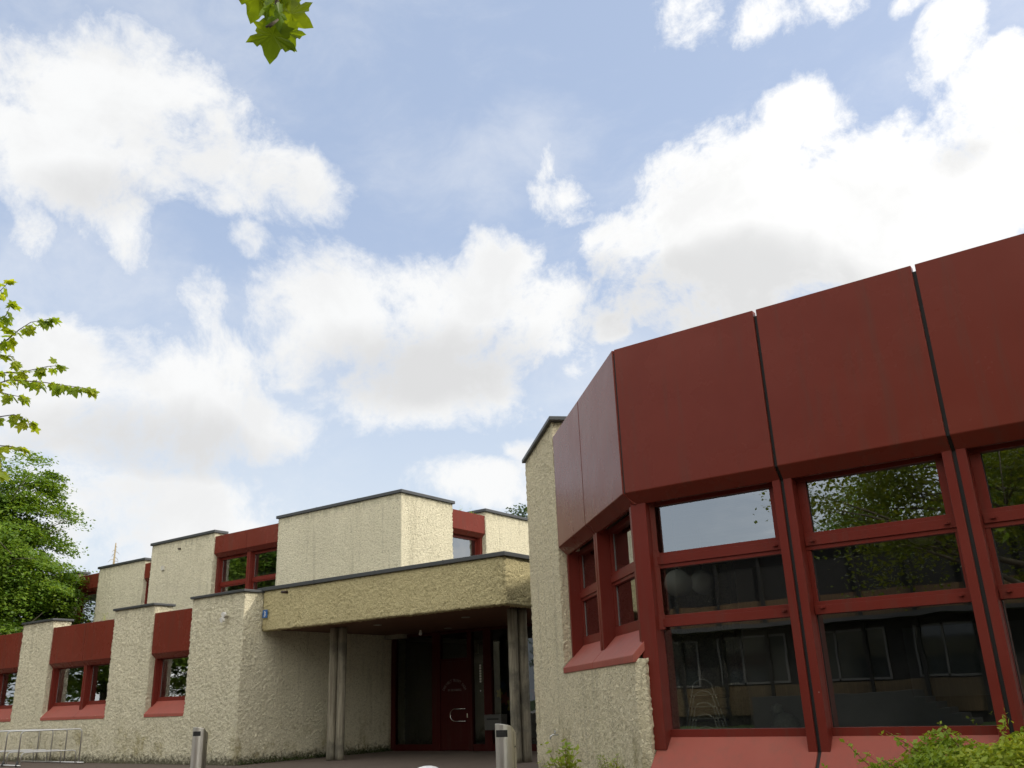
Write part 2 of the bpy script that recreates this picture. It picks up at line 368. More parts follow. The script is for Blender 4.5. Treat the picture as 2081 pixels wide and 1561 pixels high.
# stucco walls: one finely divided sheet along a plan polyline, openings left out, edges returned inward, then roughened
TEX = bpy.data.textures.new('plaster_grain', 'CLOUDS'); TEX.noise_scale = .036; TEX.noise_depth = 2
TEX3 = bpy.data.textures.new('plaster_fine', 'CLOUDS'); TEX3.noise_scale = .028; TEX3.noise_depth = 2
TEX2 = bpy.data.textures.new('plaster_waves', 'CLOUDS'); TEX2.noise_scale = .6; TEX2.noise_depth = 1
def stucco_wall(name, pts, z0, z1, holes, depth, res, mat, parent, strength=.068, bottom=False, cap_ends=True, tex=None):
    P = [Vector((*p, 0)) for p in pts]; L = [0]
    for a, b in zip(P, P[1:]): L.append(L[-1]+(b-a).length)
    def subdiv(br, lo, hi):
        br = sorted({round(x, 5) for x in br if lo-1e-6 <= x <= hi+1e-6}); out = []
        for a, b in zip(br, br[1:]):
            k = max(1, math.ceil((b-a)/res)); out += [a+(b-a)*i/k for i in range(k)]
        return np.array(out+[br[-1]])
    U = subdiv(L+[h[i] for h in holes for i in (0, 1)], 0, L[-1]); Z = subdiv([z0, z1]+[h[i] for h in holes for i in (2, 3)], z0, z1)
    uc = (U[1:]+U[:-1])/2; zc = (Z[1:]+Z[:-1])/2
    keep = np.ones((len(uc), len(zc)), bool)
    for a, b, c, d in holes: keep &= ~(((uc > a) & (uc < b))[:, None] & ((zc > c) & (zc < d))[None])
    dirs = [(b-a).normalized() for a, b in zip(P, P[1:])]; ins = [Vector((-t.y, t.x, 0)) for t in dirs]
    pos = []; inw = []
    for u in U:
        k = max(i for i in range(len(L)) if L[i] <= u+1e-6); k = min(k, len(dirs)-1)
        pos.append(P[k]+dirs[k]*(u-L[k])); n = ins[k]
        if k > 0 and abs(u-L[k]) < 1e-6: n = (ins[k]+ins[k-1]); n = n/(n.length_squared/2) if n.length else ins[k]
        inw.append(n)
    nd = max(1, math.ceil(depth/res)); dd = [depth*i/nd for i in range(nd+1)]
    idx = {}; V = []; Fc = []
    def vid(i, j, k):
        q = (i, j, k)
        if q not in idx:
            p = pos[i]+inw[i]*dd[k]; idx[q] = len(V); V.append((p.x, p.y, Z[j]))
        return idx[q]
    nu, nz = keep.shape
    for i in range(nu):
        for j in range(nz):
            if not keep[i, j]: continue
            Fc.append((vid(i, j, 0), vid(i+1, j, 0), vid(i+1, j+1, 0), vid(i, j+1, 0)))
            for di, dj, e in ((-1, 0, ((i, j+1), (i, j))), (1, 0, ((i+1, j), (i+1, j+1))), (0, 1, ((i+1, j+1), (i, j+1))), (0, -1, ((i, j), (i+1, j)))):
                a, b = i+di, j+dj
                if 0 <= a < nu and 0 <= b < nz and keep[a, b]: continue
                if dj == -1 and j == 0 and not bottom: continue
                if di and not (0 <= a < nu) and not cap_ends: continue
                (p0, p1), (q0, q1) = e
                for k in range(nd):
                    Fc.append((vid(p0, p1, k), vid(p0, p1, k+1), vid(q0, q1, k+1), vid(q0, q1, k)))
    o = mesh(name, V, Fc, mat, parent, smooth=True)
    for tx, st in ((tex or TEX, strength), (TEX2, strength*.25)):
        dm = o.modifiers.new('grain', 'DISPLACE'); dm.texture = tx; dm.strength = st; dm.mid_level = .5; dm.texture_coords = 'LOCAL'
    return o
def coping(name, parent, ring, z0, z1):  # plan polygon slab
    return MB().prism(ring, z0, z1, lambda x, y, h: Vector((x, y, h))).make(name, COPING, parent, bevel=.008)

def window_bay(parent, fr, u0, u1, joints, zt, zf, zsi, rows, bev=.13, gap=.016, mw=.085, sill=True, sill_d0=0.0, glassm=None, bottom_frame=.055, ends=(True, True), lip=.075, hooks=False, fas_d=.03, glass_d=.33, panel_ends=(0, 0), sill_end=(0, 0), back=None):
    """fascia panels, mullions, panes and sill of one bay; rows: list of (z0, z1, side inset)"""
    g = glassm or GLASS
    edges = [u0]+list(joints)+[u1]
    # black joints behind panels and mullions
    for k, (a, b) in enumerate(zip(edges, edges[1:])):
        a2 = a+(gap/2 if k > 0 else panel_ends[0]); b2 = b-(gap/2 if k < len(edges)-2 else -panel_ends[1])
        mb = MB(); fr.prof(mb, [(fas_d, zf), (fas_d, zt), (fas_d+.09, zt), (fas_d+.09, zf), (fas_d+bev+.05, zf-bev+.05), (fas_d+bev+.05, zf-bev), (fas_d+bev, zf-bev)], a2, b2)
        mb.make('fascia_panel', RED, parent, bevel=.007)
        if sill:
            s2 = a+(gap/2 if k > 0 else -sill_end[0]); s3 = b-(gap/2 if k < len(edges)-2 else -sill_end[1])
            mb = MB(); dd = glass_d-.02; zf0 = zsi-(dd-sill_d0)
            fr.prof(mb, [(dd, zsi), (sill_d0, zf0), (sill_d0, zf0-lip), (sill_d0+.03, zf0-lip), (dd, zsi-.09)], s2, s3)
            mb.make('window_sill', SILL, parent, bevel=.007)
    md = fas_d+bev-.005 if bev > .1 else fas_d+.08
    ztop = zf-bev
    for k, e in enumerate(edges):
        strip = MB()
        inner = 0 < k < len(edges)-1
        if not inner and not ends[0 if k == 0 else 1]: continue
        slope_bottom = zsi-(glass_d-.02-md)
        spans = []
        if inner:
            spans = [(e-mw-gap/2, e-gap/2), (e+gap/2, e+mw+gap/2)]
            fr.box(strip, e-gap/2-.002, e+gap/2+.002, fas_d+.035, fas_d+.07, zf, zt-.06)
            fr.box(strip, e-gap/2-.002, e+gap/2+.002, md+.03, md+.06, slope_bottom-.02, ztop+.02)
            if bev > .1: fr.prof(strip, [(fas_d+.035, zf), (fas_d+.07, zf+.02), (md+.06, ztop+.02), (md+.03, ztop)], e-gap/2-.002, e+gap/2+.002)
            if sill: fr.prof(strip, [(glass_d-.02, zsi-.03), (sill_d0+.03, zsi-.03-(glass_d-.05-sill_d0)), (sill_d0+.03, zsi-.15-(glass_d-.05-sill_d0)), (glass_d-.02, zsi-.1)], e-gap/2-.002, e+gap/2+.002)
        else: spans = [(e, e+mw) if k == 0 else (e-mw, e)]
        if strip.V: strip.make('joint_strip', BLACK, parent)
        for a, b in spans:
            mb = MB(); fr.prof(mb, [(md, ztop+.05), (md, slope_bottom-.004), (glass_d+.02, slope_bottom-.004), (glass_d+.02, ztop+.05)], a, b)
            mb.make('mullion', REDF, parent, bevel=.006)
    for k, (a, b) in enumerate(zip(edges, edges[1:])):
        ga = a+(mw+gap/2 if k > 0 else (mw if ends[0] else 0)); gb = b-(mw+gap/2 if k < len(edges)-2 else (mw if ends[1] else 0))
        mb = MB(); fd0, fd1 = glass_d-.05, glass_d+.035
        zs = sorted(rows); lo = zs[0][0]; hi = zs[-1][1]
        fr.box(mb, ga, gb, fd0, fd1, zsi-.08, lo)                         # bottom rail
        fr.box(mb, ga, gb, fd0, fd1, hi, max(hi+.03, ztop+.04))           # head
        for (p, q) in zip(zs, zs[1:]):
            h = q[0]-p[1]
            fr.box(mb, ga, gb, fd0+.006, fd1, p[1], q[0])
            if h > .14:
                fr.box(mb, ga+.01, gb-.01, fd0-.012, fd0+.006, p[1]+.042, q[0]-.042)
            else: fr.box(mb, ga+.01, gb-.01, fd0-.012, fd0+.006, p[1]+.002, q[0]-.04)
        for (z0, z1, ins) in rows:
            if ins > 0:
                fr.box(mb, ga, ga+ins, fd0+.012, fd1-.01, z0, z1); fr.box(mb, gb-ins, gb, fd0+.012, fd1-.01, z0, z1)
        w = mb.make('window', REDF, parent, bevel=.003)
        for (z0, z1, ins) in rows:
            pm = MB(); fr.box(pm, ga+ins-.004, gb-ins+.004, glass_d, glass_d+.012, z0-.004, z1+.004)
            pane_faces = pm
            # a single sheet: the pane's outer face only, set in its rebate
            V = [fr(ga+ins-.004, glass_d, z0-.004), fr(gb-ins+.004, glass_d, z0-.004), fr(gb-ins+.004, glass_d, z1+.004), fr(ga+ins-.004, glass_d, z1+.004)]
            mesh('pane', [v for v in V], [(0, 1, 2, 3)], g, w)
            gk = MB(); fr.box(gk, ga+ins, ga+ins+.008, glass_d-.008, glass_d-.001, z0, z1); 
            gk.make('glazing_bead', BEAD if not hooks else BLACK, w)
        if hooks:
            for p, q in zip(zs, zs[1:]):
                for uu in (ga+.09, gb-.09):
                    hb = MB(); zc = (p[1]+q[0])/2
                    fr.box(hb, uu-.022, uu+.022, fd0-.032, fd0-.012, zc-.008, zc+.008); fr.box(hb, uu-.008, uu+.008, fd0-.05, fd0-.032, zc-.012, zc+.004)
                    hb.make('latch', REDF, w)

# ================================================================== ground
def sheet(name, poly, z, mat):
    return structure(mesh(name, [(x, y, z) for x, y in poly], [tuple(range(len(poly)))], mat))
m, t, b = newmat('paving_asphalt')
co = t.node('ShaderNodeNewGeometry').outputs['Position']
c = t.mix(t.noise(co, 1.2, 6, .6), (.088, .066, .052), (.14, .104, .082)); c = t.mix(t.smooth(t.noise(co, 60, 3, .7), .5, .8, 0, .5), c, (.22, .18, .14))
lf = t.node('ShaderNodeTexVoronoi'); t.set(lf.inputs['Vector'], co); lf.inputs['Scale'].default_value = 4.5
c = t.mix(t.m('MULTIPLY', t.smooth(lf.outputs['Distance'], .10, .06), t.smooth(t.noise(co, .9, 3, .5), .45, .6)), c, (.33, .27, .09))
t.set(b.inputs['Base Color'], c); b.inputs['Roughness'].default_value = .9
bn = t.node('ShaderNodeBump'); bn.inputs['Strength'].default_value = .5; bn.inputs['Distance'].default_value = .01; t.set(bn.inputs['Height'], t.noise(co, 45, 4, .7)); t.l.new(bn.outputs[0], b.inputs['Normal'])
ASPH = m
GRASSM = simple('lawn', (.06, .10, .025), .95, var=.4, scale=3, bump=.6, bscale=60)
SOIL = simple('soil', (.06, .045, .03), .95, var=.4, scale=8, bump=1, bscale=30)
sheet('ground', [(-700, -700), (700, -700), (700, 700), (-700, 700)], -.012, GRASSM)
sheet('pavement', [(-60, -10), (30, -10), (30, 30), (-60, 30)], -.002, ASPH)
sheet('planting_bed', [(-7.4, 11.2), (-4.9, 8.6), (12, 8.45), (12, 6.0), (-4.6, 6.0), (-6.3, 8.6)], .006, SOIL)

# ================================================================== left building
YL, XP, YG = 13.87, -18.18, 18.945
LB = thing('school_building', 'two storey cream roughcast school building with dark red window bands and a flat entrance canopy', 'building', (-25, 16, 0))
ZT = 3.885
LX0 = -35.2
def lu(x): return x-LX0
BAYS = [(-32.15, -28.86, [-30.5]), (-27.10, -23.79, [-25.30]), (-21.93, -20.25, [])]
holes = [(lu(a), lu(b), 1.17, 9) for a, b, _ in BAYS]
stucco_wall('wall', [(LX0, YL), (XP, YL), (XP, YG+.6)], 0, ZT, holes, .55, .030, CREAM, LB)
FL = Frame((0, YL), (1, 0))
for a, b, j in BAYS:
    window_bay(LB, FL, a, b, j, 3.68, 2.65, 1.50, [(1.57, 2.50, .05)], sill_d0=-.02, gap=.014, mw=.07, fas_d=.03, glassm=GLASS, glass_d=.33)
for a, b in ((LX0, -32.15), (-28.86, -27.10), (-23.79, -21.93), (-20.25, XP)):
    coping('coping', LB, [(a-.05, YL-.06), (b+.05, YL-.06), (b+.05, YL+.6), (a-.05, YL+.6)], 3.885, 3.945)
MB().box((LX0+.02, YL+.45, 3.25), (XP-.02, 18.6, 3.40)).make('flat_roof', COPING, LB)
MB().box((LX0, YL+.8, 0), (LX0+.3, 22, 3.3)).make('end_wall', CREAM, LB)
# rooms behind the lower windows
rm = MB(); rm.box((LX0+.3, 17.5, 0), (XP-.3, 17.6, 3.2)); rm.box((LX0+.3, YL+.6, 0), (XP-.3, 17.5, .5)); rm.box((LX0+.3, YL+.6, 2.95), (XP-.3, 17.5, 3.24))
for xx in (-28.0, -22.9, -19.2): rm.box((xx-.05, YL+.6, 0), (xx+.05, 17.5, 3.2))
rm.make('room_wall', simple('room_wall_paint', (.30, .28, .22), .9), LB)
# upper storey
YU, ZU = 18.2, 6.845
A0, A1 = -22.40, -17.11
UX0 = -29.28
hol = [(-25.66-UX0, A0-UX0, 3.5, 9), (A1-UX0+20.45-YU, A1-UX0+22.07-YU, 3.5, 9)]
stucco_wall('wall', [(UX0, YU+2.2), (UX0, YU), (A1, YU), (A1, 30)], 3.2, ZU, [(h[0]+2.2, h[1]+2.2, h[2], h[3]) for h in hol], .4, .036, CREAM, LB)
FU = Frame((0, YU), (1, 0)); FA = Frame((A1, 0), (0, 1))
window_bay(LB, FU, -25.66, A0, [-23.99], 6.72, 6.14, 4.1, [(4.2, 5.03, .05), (5.20, 5.93, .05)], sill=False, gap=.014, mw=.08)
window_bay(LB, FA, 20.45, 22.07, [], 6.71, 6.14, 3.6, [(3.8, 5.93, .05)], sill=False, gap=.014, mw=.11)
coping('coping', LB, [(UX0-.06, YU-.06), (-25.60, YU-.06), (-25.60, YU+.5), (UX0+.44, YU+.5), (UX0+.44, 21), (UX0-.06, 21)], ZU, ZU+.09)
coping('coping', LB, [(A0-.06, YU-.06), (A1+.06, YU-.06), (A1+.06, 20.51), (A1-.5, 20.51), (A1-.5, YU+.5), (A0-.06, YU+.5)], ZU, ZU+.09)
coping('coping', LB, [(A1+.06, 22.01), (A1+.06, 30.1), (A1-.9, 30.1), (A1-.9, 22.01)], ZU, ZU+.09)
YC = 19.8
stucco_wall('wall', [(-41.5, YC), (-32.27, YC)], 3.2, ZU, [(41.5-37.2, 41.5-35.53, 3.5, 9)], .4, .05, CREAM, LB)
FC = Frame((0, YC), (1, 0))
window_bay(LB, FC, -37.2, -35.53, [], 6.71, 6.14, 3.6, [(3.8, 5.93, .05)], sill=False, mw=.08)
window_bay(LB, FC, -32.30, -29.25, [-30.7], 6.71, 6.14, 3.6, [(3.8, 5.93, .05)], sill=False, mw=.08)
coping('coping', LB, [(-35.59, YC-.06), (-32.2, YC-.06), (-32.2, YC+.5), (-35.59, YC+.5)], ZU, ZU+.09)
coping('coping', LB, [(-41.6, YC-.06), (-37.1, YC-.06), (-37.1, YC+.5), (-41.6, YC+.5)], ZU, ZU+.09)
MB().prism([(UX0+.3, YU+.35), (A1-.35, YU+.35), (A1-.35, 30), (-41.2, 30), (-41.2, YC+.35), (UX0+.3, YC+.35)], 6.25, 6.4, lambda x, y, h: Vector((x, y, h))).make('flat_roof', COPING, LB)
um = MB(); um.box((-41, 23.0, 2.6), (A1-1.2, 23.1, 6.2)); um.box((-41, YC+.5, 2.9), (A1-.45, 23, 3.1)); um.box((A1-3.5, 20.2, 3), (A1-3.4, 23, 6.2)); um.box((UX0+.5, YU+.5, 2.9), (A1-.45, YC+.5, 3.1)); um.box((A1-2.8, YU+.6, 3), (A1-2.7, 30, 6.24))
um.make('room_wall', MATS['room_wall_paint'], LB)
sp = MB(); sp.tube([(-27.556, YU+.1, 6.54), (-27.556, YU-.09, 6.53)], .035, 10); sp.make('vent_pipe', BARK, LB, True)
gw = np.random.default_rng(3); CC = []
for x0, y0, z0 in ((-17.4, 21.6, 6.72), (-17.5, 22.0, 6.72), (-17.4, 21.1, 6.71), (-26.2, 18.0, 4.0), (-27.6, 13.95, 3.70), (-24.6, 13.95, 3.70)):
    CC.append(np.array([x0, y0, z0])+np.abs(gw.normal(size=(26, 3)))*np.array([.05, .07, .10]))
CC = np.concatenate(CC); 
WEEDS = CC
# entrance canopy
CY, CX1, ZS, ZCT = 14.42, -10.74, 3.0, 3.925
stucco_wall('canopy_fascia', [(XP+.02, CY), (CX1-.06, CY), (CX1, CY+.06), (CX1, 22)], ZS-.02, ZCT, [], .22, .034, YELLOW, LB, bottom=True, strength=.080)
coping('coping', LB, [(XP-.16, CY-.06), (CX1+.06, CY-.06), (CX1+.06, 22), (CX1-.34, 22), (CX1-.34, CY+.34), (XP-.16, CY+.34)], ZCT, ZCT+.085)
for x in (-16.3, -14.3, -12.3): MB().box((x-.012, CY-.066, ZCT-.004), (x+.012, CY+.3, ZCT+.089)).make('coping_joint', COPING, LB)
for x in (-20.6, -18.8): MB().box((x-.012, YU-.066, ZU-.004), (x+.012, YU+.4, ZU+.094)).make('coping_joint', COPING, LB)
MB().box((XP+.03, CY+.2, ZS+.01), (CX1-.2, 22, ZS+.06)).make('soffit', SOFFIT, LB)
MB().box((XP+.03, CY+.2, 3.55), (CX1-.2, 22, 3.75)).make('flat_roof', COPING, LB)
MB().tube([(-17.29, CY+.05, 3.83), (-17.29, CY-.17, 3.815)], .032, 10).make('drain_spout', simple('dark_copper', (.05, .035, .03), .5, .5), LB, True)
for x, y in ((-15.67, 15.87), (-15.51, 18.29), (-13.2, 16.2)):
    MB().lathe([(.10, 0), (.10, .012), (.085, .018)], (x, y, ZS-.01), 20).make('downlight', simple('downlight_glass', (.35, .34, .30), .3), LB, True)
for x, y in ((-16.83, 15.56), (-16.635, 15.66), (-11.375, 15.50), (-11.28, 15.715)):
    pr = MB(); pr.lathe([(.104+.002*math.sin(i*1.7), i*ZS/24) for i in range(25)], (x, y, .0), 20)
    pr.make('column', POST, LB, True)
# entrance glazing
def gbox(mb, x0, x1, z0, z1, d0=0, d1=.07): mb.box((x0, YG+d0, z0), (x1, YG+d1, z1))
REDD = red_paint('red_door', (.055, .008, .007), .5)
gf = MB()
for x0, x1 in ((-18.12, -17.98), (-16.62, -16.34), (-15.40, -15.26), (-14.86, -14.62), (-12.9, -12.75), (-11.2, -11.05)): gbox(gf, x0, x1, 0, ZS, -.03, .10)
for x0, x1 in ((-17.98, -16.62), (-15.26, -14.86), (-14.62, -12.9), (-12.75, -11.2)):
    gbox(gf, x0, x1, .0, .16); gbox(gf, x0, x1, ZS-.08, ZS)
gbox(gf, -16.34, -15.40, 2.21, 2.28); gbox(gf, -16.34, -15.40, ZS-.08, ZS)
EF = gf.make('entrance_frame', REDD, LB, bevel=.004)
for x0, x1, z0, z1 in ((-17.98, -16.62, .16, 2.92), (-15.26, -14.86, .16, 2.92), (-14.62, -12.9, .16, 2.92), (-12.75, -11.2, .16, 2.92), (-16.34, -15.40, 2.28, 2.92)):
    mesh('pane', [(x0, YG+.035, z0), (x1, YG+.035, z0), (x1, YG+.035, z1), (x0, YG+.035, z1)], [(0, 1, 2, 3)], GLASSD, EF)
dr = MB(); gbox(dr, -16.335, -15.405, .01, 2.205, .0, .06); DOOR = dr.make('door', REDD, LB, bevel=.004)
DY = YG-.002
h = [(-15.40-.03, DY, 1.015), (-15.43, DY-.06, 1.015)]
h = [(-15.46, DY, 1.015), (-15.46, DY-.07, 1.015), (-15.80, DY-.07, 1.015)]+[(-15.80-.155*math.sin(a), DY-.07, .865+.15*math.cos(a)) for a in np.linspace(.15, math.pi-.15, 12)]+[(-15.80, DY-.07, .715), (-15.46, DY-.07, .715), (-15.46, DY, .715)]
MB().tube(h, .0125, 10).make('door_handle', CHROME, DOOR, True)
MB().box((-15.435, DY-.03, .80), (-15.405, DY, .90)).make('lock', CHROME, DOOR)
LETT = simple('grey_lettering', (.22, .19, .18), .6)
def text_obj(name, txt, size, loc, rot, mat, parent, ext=.002, align='CENTER'):
    cu = bpy.data.curves.new(name, 'FONT'); cu.body = txt; cu.size = size; cu.align_x = align; cu.extrude = ext
    tmp = bpy.data.objects.new(name, cu); COL.objects.link(tmp)
    dg = bpy.context.evaluated_depsgraph_get(); me = bpy.data.meshes.new_from_object(tmp.evaluated_get(dg)); COL.objects.unlink(tmp); bpy.data.objects.remove(tmp)
    me.transform(Matrix.Translation(loc) @ rot)
    me.name = name; me.materials.clear()
    return link(name, me, mat, parent)
UP = Matrix.Rotation(R(90), 4, 'X')
def arc_text(txt, cx, cz, rad, size, half, y):
    bmj = bmesh.new()
    for i, ch in enumerate(txt):
        if ch == ' ': continue
        a = -half+2*half*i/(len(txt)-1)
        cu = bpy.data.curves.new('c', 'FONT'); cu.body = ch; cu.size = size; cu.align_x = 'CENTER'; cu.extrude = .001
        tmp = bpy.data.objects.new('c', cu); COL.objects.link(tmp)
        dg = bpy.context.evaluated_depsgraph_get(); me = bpy.data.meshes.new_from_object(tmp.evaluated_get(dg)); COL.objects.unlink(tmp); bpy.data.objects.remove(tmp)
        me.transform(Matrix.Translation((cx+rad*math.sin(a), y, cz+rad*math.cos(a))) @ Matrix.Rotation(a, 4, 'Y') @ UP)
        bmj.from_mesh(me)
    me = bpy.data.meshes.new('lettering'); bmj.to_mesh(me); bmj.free()
    return me
link('lettering', arc_text('DIE WELT TRIFFT SICH', -15.86, 1.30, .385, .105, R(60), DY-.003), LETT, DOOR)
text_obj('lettering', 'IM', .078, (-16.045, DY-.003, 1.455), UP, LETT, DOOR); text_obj('lettering', 'EICHBERG', .078, (-15.80, DY-.003, 1.455), UP, LETT, DOOR)
for i in range(7): MB().box((-15.03, YG+.02, 1.64+i*.065), (-14.975, YG+.024, 1.685+i*.065)).make('white_square', WHITE, EF)  # column of small white squares on the sidelight
MB().box((-15.02, YG+.02, 1.42), (-14.995, YG+.024, 1.445)).make('white_square', WHITE, EF)
# lobby behind
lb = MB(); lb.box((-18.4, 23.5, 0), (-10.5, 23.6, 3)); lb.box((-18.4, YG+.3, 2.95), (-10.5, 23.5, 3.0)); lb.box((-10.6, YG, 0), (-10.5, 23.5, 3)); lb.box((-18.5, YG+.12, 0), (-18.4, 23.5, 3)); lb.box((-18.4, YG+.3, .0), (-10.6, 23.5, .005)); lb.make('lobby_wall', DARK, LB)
# small fittings on the building, each lifted off by hand
o = thing('wall_spotlight', 'pair of small white round spotlights on the cream pillar left of the canopy', 'lamp', (-18.77, YL-.02, 3.33))
for nm, (x, z, a) in (('lamp_head', (-18.755, 3.395, .3)), ('lamp_head', (-18.80, 3.275, -.2))):
    MB().tube([(x, YL-.10, z), (x+.02*a, YL-.17, z-.02)], [.05, .062], 16).make(nm, WHITE, o, False)
MB().box((-18.80, YL-.10, 3.30), (-18.74, YL-.01, 3.36)).make('bracket', CONC, o)
o = thing('house_number_sign', 'blue enamel house number plate 3 on the canopy front', 'sign', (-18.013, CY-.04, 3.36))
MB().box((-18.10, CY-.055, 3.275), (-17.925, CY-.04, 3.465)).make('plate', simple('blue_enamel', (.035, .13, .36), .3), o, bevel=.004)
text_obj('digit', '3', .17, (-18.013, CY-.0575, 3.31), UP, WHITE, o)
o = thing('motion_sensor', 'small white motion sensor under the canopy ceiling by the entrance door', 'sensor', (-16.25, 18.05, ZS))
MB().lathe([(.03, .0), (.03, -.05)][::-1], (-16.25, 18.05, ZS), 14).make('mount', WHITE, o, True)
MB().lathe([(.012, -.14), (.04, -.125), (.048, -.09), (.035, -.05)], (-16.25, 18.05, ZS), 16).make('sensor_head', WHITE, o, True)
o = thing('junction_box', 'small white box on the upper cream wall block', 'box', (-28.45, YU-.03, 5.96))
MB().box((-28.53, YU-.07, 5.89), (-28.37, YU, 6.04)).make('housing', simple('grey_white', (.55, .53, .46), .6), o, bevel=.006)
o = thing('letter_box', 'low grey metal letter box behind the bin at the entrance', 'letter box', (-14.33, 18.70, 0))
MB().box((-14.60, 18.58, .50), (-14.08, 18.84, .86)).make('housing', simple('grey_box', (.08, .078, .07), .5), o, bevel=.01)
MB().tube([(-14.34, 18.71, 0), (-14.34, 18.71, .5)], .03, 10).make('post', COPING, o, True)
MB().box((-14.52, 18.57, .74), (-14.16, 18.58, .77)).make('slot', BLACK, o)
o = thing('flower_picture', 'red and yellow flower cut-outs on the entrance glass behind the column', 'picture', (-14.2, YG+.02, 1.0))
for x, z, r_, mt in ((-14.25, 1.22, .13, simple('paper_red', (.14, .03, .02), .8)), (-14.05, 1.06, .15, simple('paper_yellow', (.20, .16, .025), .8)), (-14.42, 1.35, .10, MATS['paper_yellow']), (-14.3, 1.55, .09, simple('paper_blue', (.03, .045, .08), .8)), (-13.3, 1.3, .15, MATS['paper_red']), (-13.2, 1.05, .15, MATS['paper_yellow'])):
    pts = [(x+r_*(1+.28*math.cos(5*a))*math.cos(a)*.85, z+r_*(1+.28*math.cos(5*a))*math.sin(a)) for a in np.linspace(0, 2*math.pi, 40, endpoint=False)]
    MB().prism(pts, YG+.05, YG+.055, lambda p, q, hh: Vector((p, hh, q))).make('paper_flower', mt, o)

# ================================================================== right wing
YR = 8.7; CX0 = -4.778
RW = thing('classroom_wing', 'classroom wing with large dark red fascia panels, wide windows and a roughcast corner pier', 'building', (-2, 12, 0))
S2 = math.sqrt(.5)
# chamfered face: u measured from the corner back to the left
DF = Frame((CX0, YR), (1, -1))          # u<0 towards the pier
uL = -3.72; uMid = -1.885
zt, zf = 5.077, 3.34
W0 = (-9.20, 13.12); W1 = (CX0+uL*S2, YR-uL*S2)
LW = math.hypot(W0[0]-CX0, W0[1]-YR)
cor = (CX0-.02, YR+.02)
rwp = [(W0[0]+2.6, W0[1]+2.6), W0, (-4.835, 8.757), (-4.70, 8.757)]
l1 = 2.6*math.sqrt(2); l2 = l1+math.hypot(cor[0]-.06-W0[0], cor[1]+.06-W0[1])
uEdge = l1+LW+uL
stucco_wall('pier_wall', rwp, 0, 5.33, [(uEdge, l2+5, 1.56, 9)], .34, .024, CREAMF, RW, strength=.046, tex=TEX3)
n_in = .34
a = W1; bq = W0
coping('coping', RW, [(W0[0]-.085, W0[1]), (W1[0]+.05, W1[1]-.135), (W1[0]+1.05, W1[1]+.865), (W0[0]+1.0, W0[1]+1.0)], 5.33, 5.395)
WR3 = [(2.498-.0, 2.498, 0)]
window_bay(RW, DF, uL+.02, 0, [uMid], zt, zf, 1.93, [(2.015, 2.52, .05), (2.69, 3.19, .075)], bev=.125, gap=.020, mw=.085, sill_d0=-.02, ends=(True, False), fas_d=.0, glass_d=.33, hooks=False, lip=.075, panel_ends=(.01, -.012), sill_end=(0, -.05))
# corner: sealing strip + post
MB().tube([(CX0+.02, YR+.045, zf), (CX0+.02, YR+.045, zt-.05)], .03, 8).make('joint_strip', BLACK, RW)
MB().tube([(-4.79, 8.93, 1.3), (-4.79, 8.93, zf-.1)], .03, 8).make('joint_strip', BLACK, RW)
FR = Frame((0, YR), (1, 0))
JX = [-3.003, -1.372, .259, 1.89, 3.52, 5.15]
rows = [(.845, 1.873, .004), (1.998, 2.498, .045), (2.668, 3.19, .09)]
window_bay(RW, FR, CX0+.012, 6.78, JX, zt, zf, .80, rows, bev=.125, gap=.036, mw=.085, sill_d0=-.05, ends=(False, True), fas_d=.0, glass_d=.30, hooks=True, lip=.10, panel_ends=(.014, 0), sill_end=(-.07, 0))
# corner mullions
mb = MB(); FR.prof(mb, [(.12, 3.26), (.12, .655), (.33, .655), (.33, 3.26)], -4.762, -4.573); mb.make('mullion', REDF, RW, bevel=.006)
mb = MB(); DF.prof(mb, [(.12, 3.26), (.12, 1.72), (.30, 1.72), (.30, 3.26)], -.215, -.055); mb.make('mullion', REDF, RW, bevel=.006)
MB().box((-4.66, YR-.03, 0), (6.8, YR+.24, .46)).make('plinth', CONC, RW)
stucco_wall('sun_block_wall', [(-6.4, 27), (-6.4, 16.2), (6.9, 16.2)], 4.9, 7.75, [], .3, .2, CREAM, RW)  # unseen upper volume added to keep sun off the canopy's right side
MB().box((-6.2, 16.4, 7.6), (6.9, 27, 7.7)).make('flat_roof', COPING, RW)  # lid of the added shading volume
# room
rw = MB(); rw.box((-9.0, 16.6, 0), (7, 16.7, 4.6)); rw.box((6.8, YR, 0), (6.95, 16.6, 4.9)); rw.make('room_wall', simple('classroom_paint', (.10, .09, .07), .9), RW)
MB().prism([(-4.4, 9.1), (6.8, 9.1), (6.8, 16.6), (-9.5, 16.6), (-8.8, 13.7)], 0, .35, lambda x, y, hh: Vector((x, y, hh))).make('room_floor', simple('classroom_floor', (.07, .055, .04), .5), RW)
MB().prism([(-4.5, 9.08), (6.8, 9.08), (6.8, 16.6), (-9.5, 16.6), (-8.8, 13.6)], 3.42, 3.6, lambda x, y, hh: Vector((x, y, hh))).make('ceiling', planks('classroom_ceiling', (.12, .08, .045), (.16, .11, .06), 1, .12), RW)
MB().prism([(-4.55, 8.86), (6.8, 8.86), (6.8, 16.6), (-9.5, 16.6), (-8.6, 13.2)], 4.75, 4.9, lambda x, y, hh: Vector((x, y, hh))).make('flat_roof', COPING, RW)
MB().box((-3.9, 16.45, 1.0), (-.9, 16.59, 2.1)).make('notice_board', simple('board_grey', (.16, .16, .15), .7), RW)
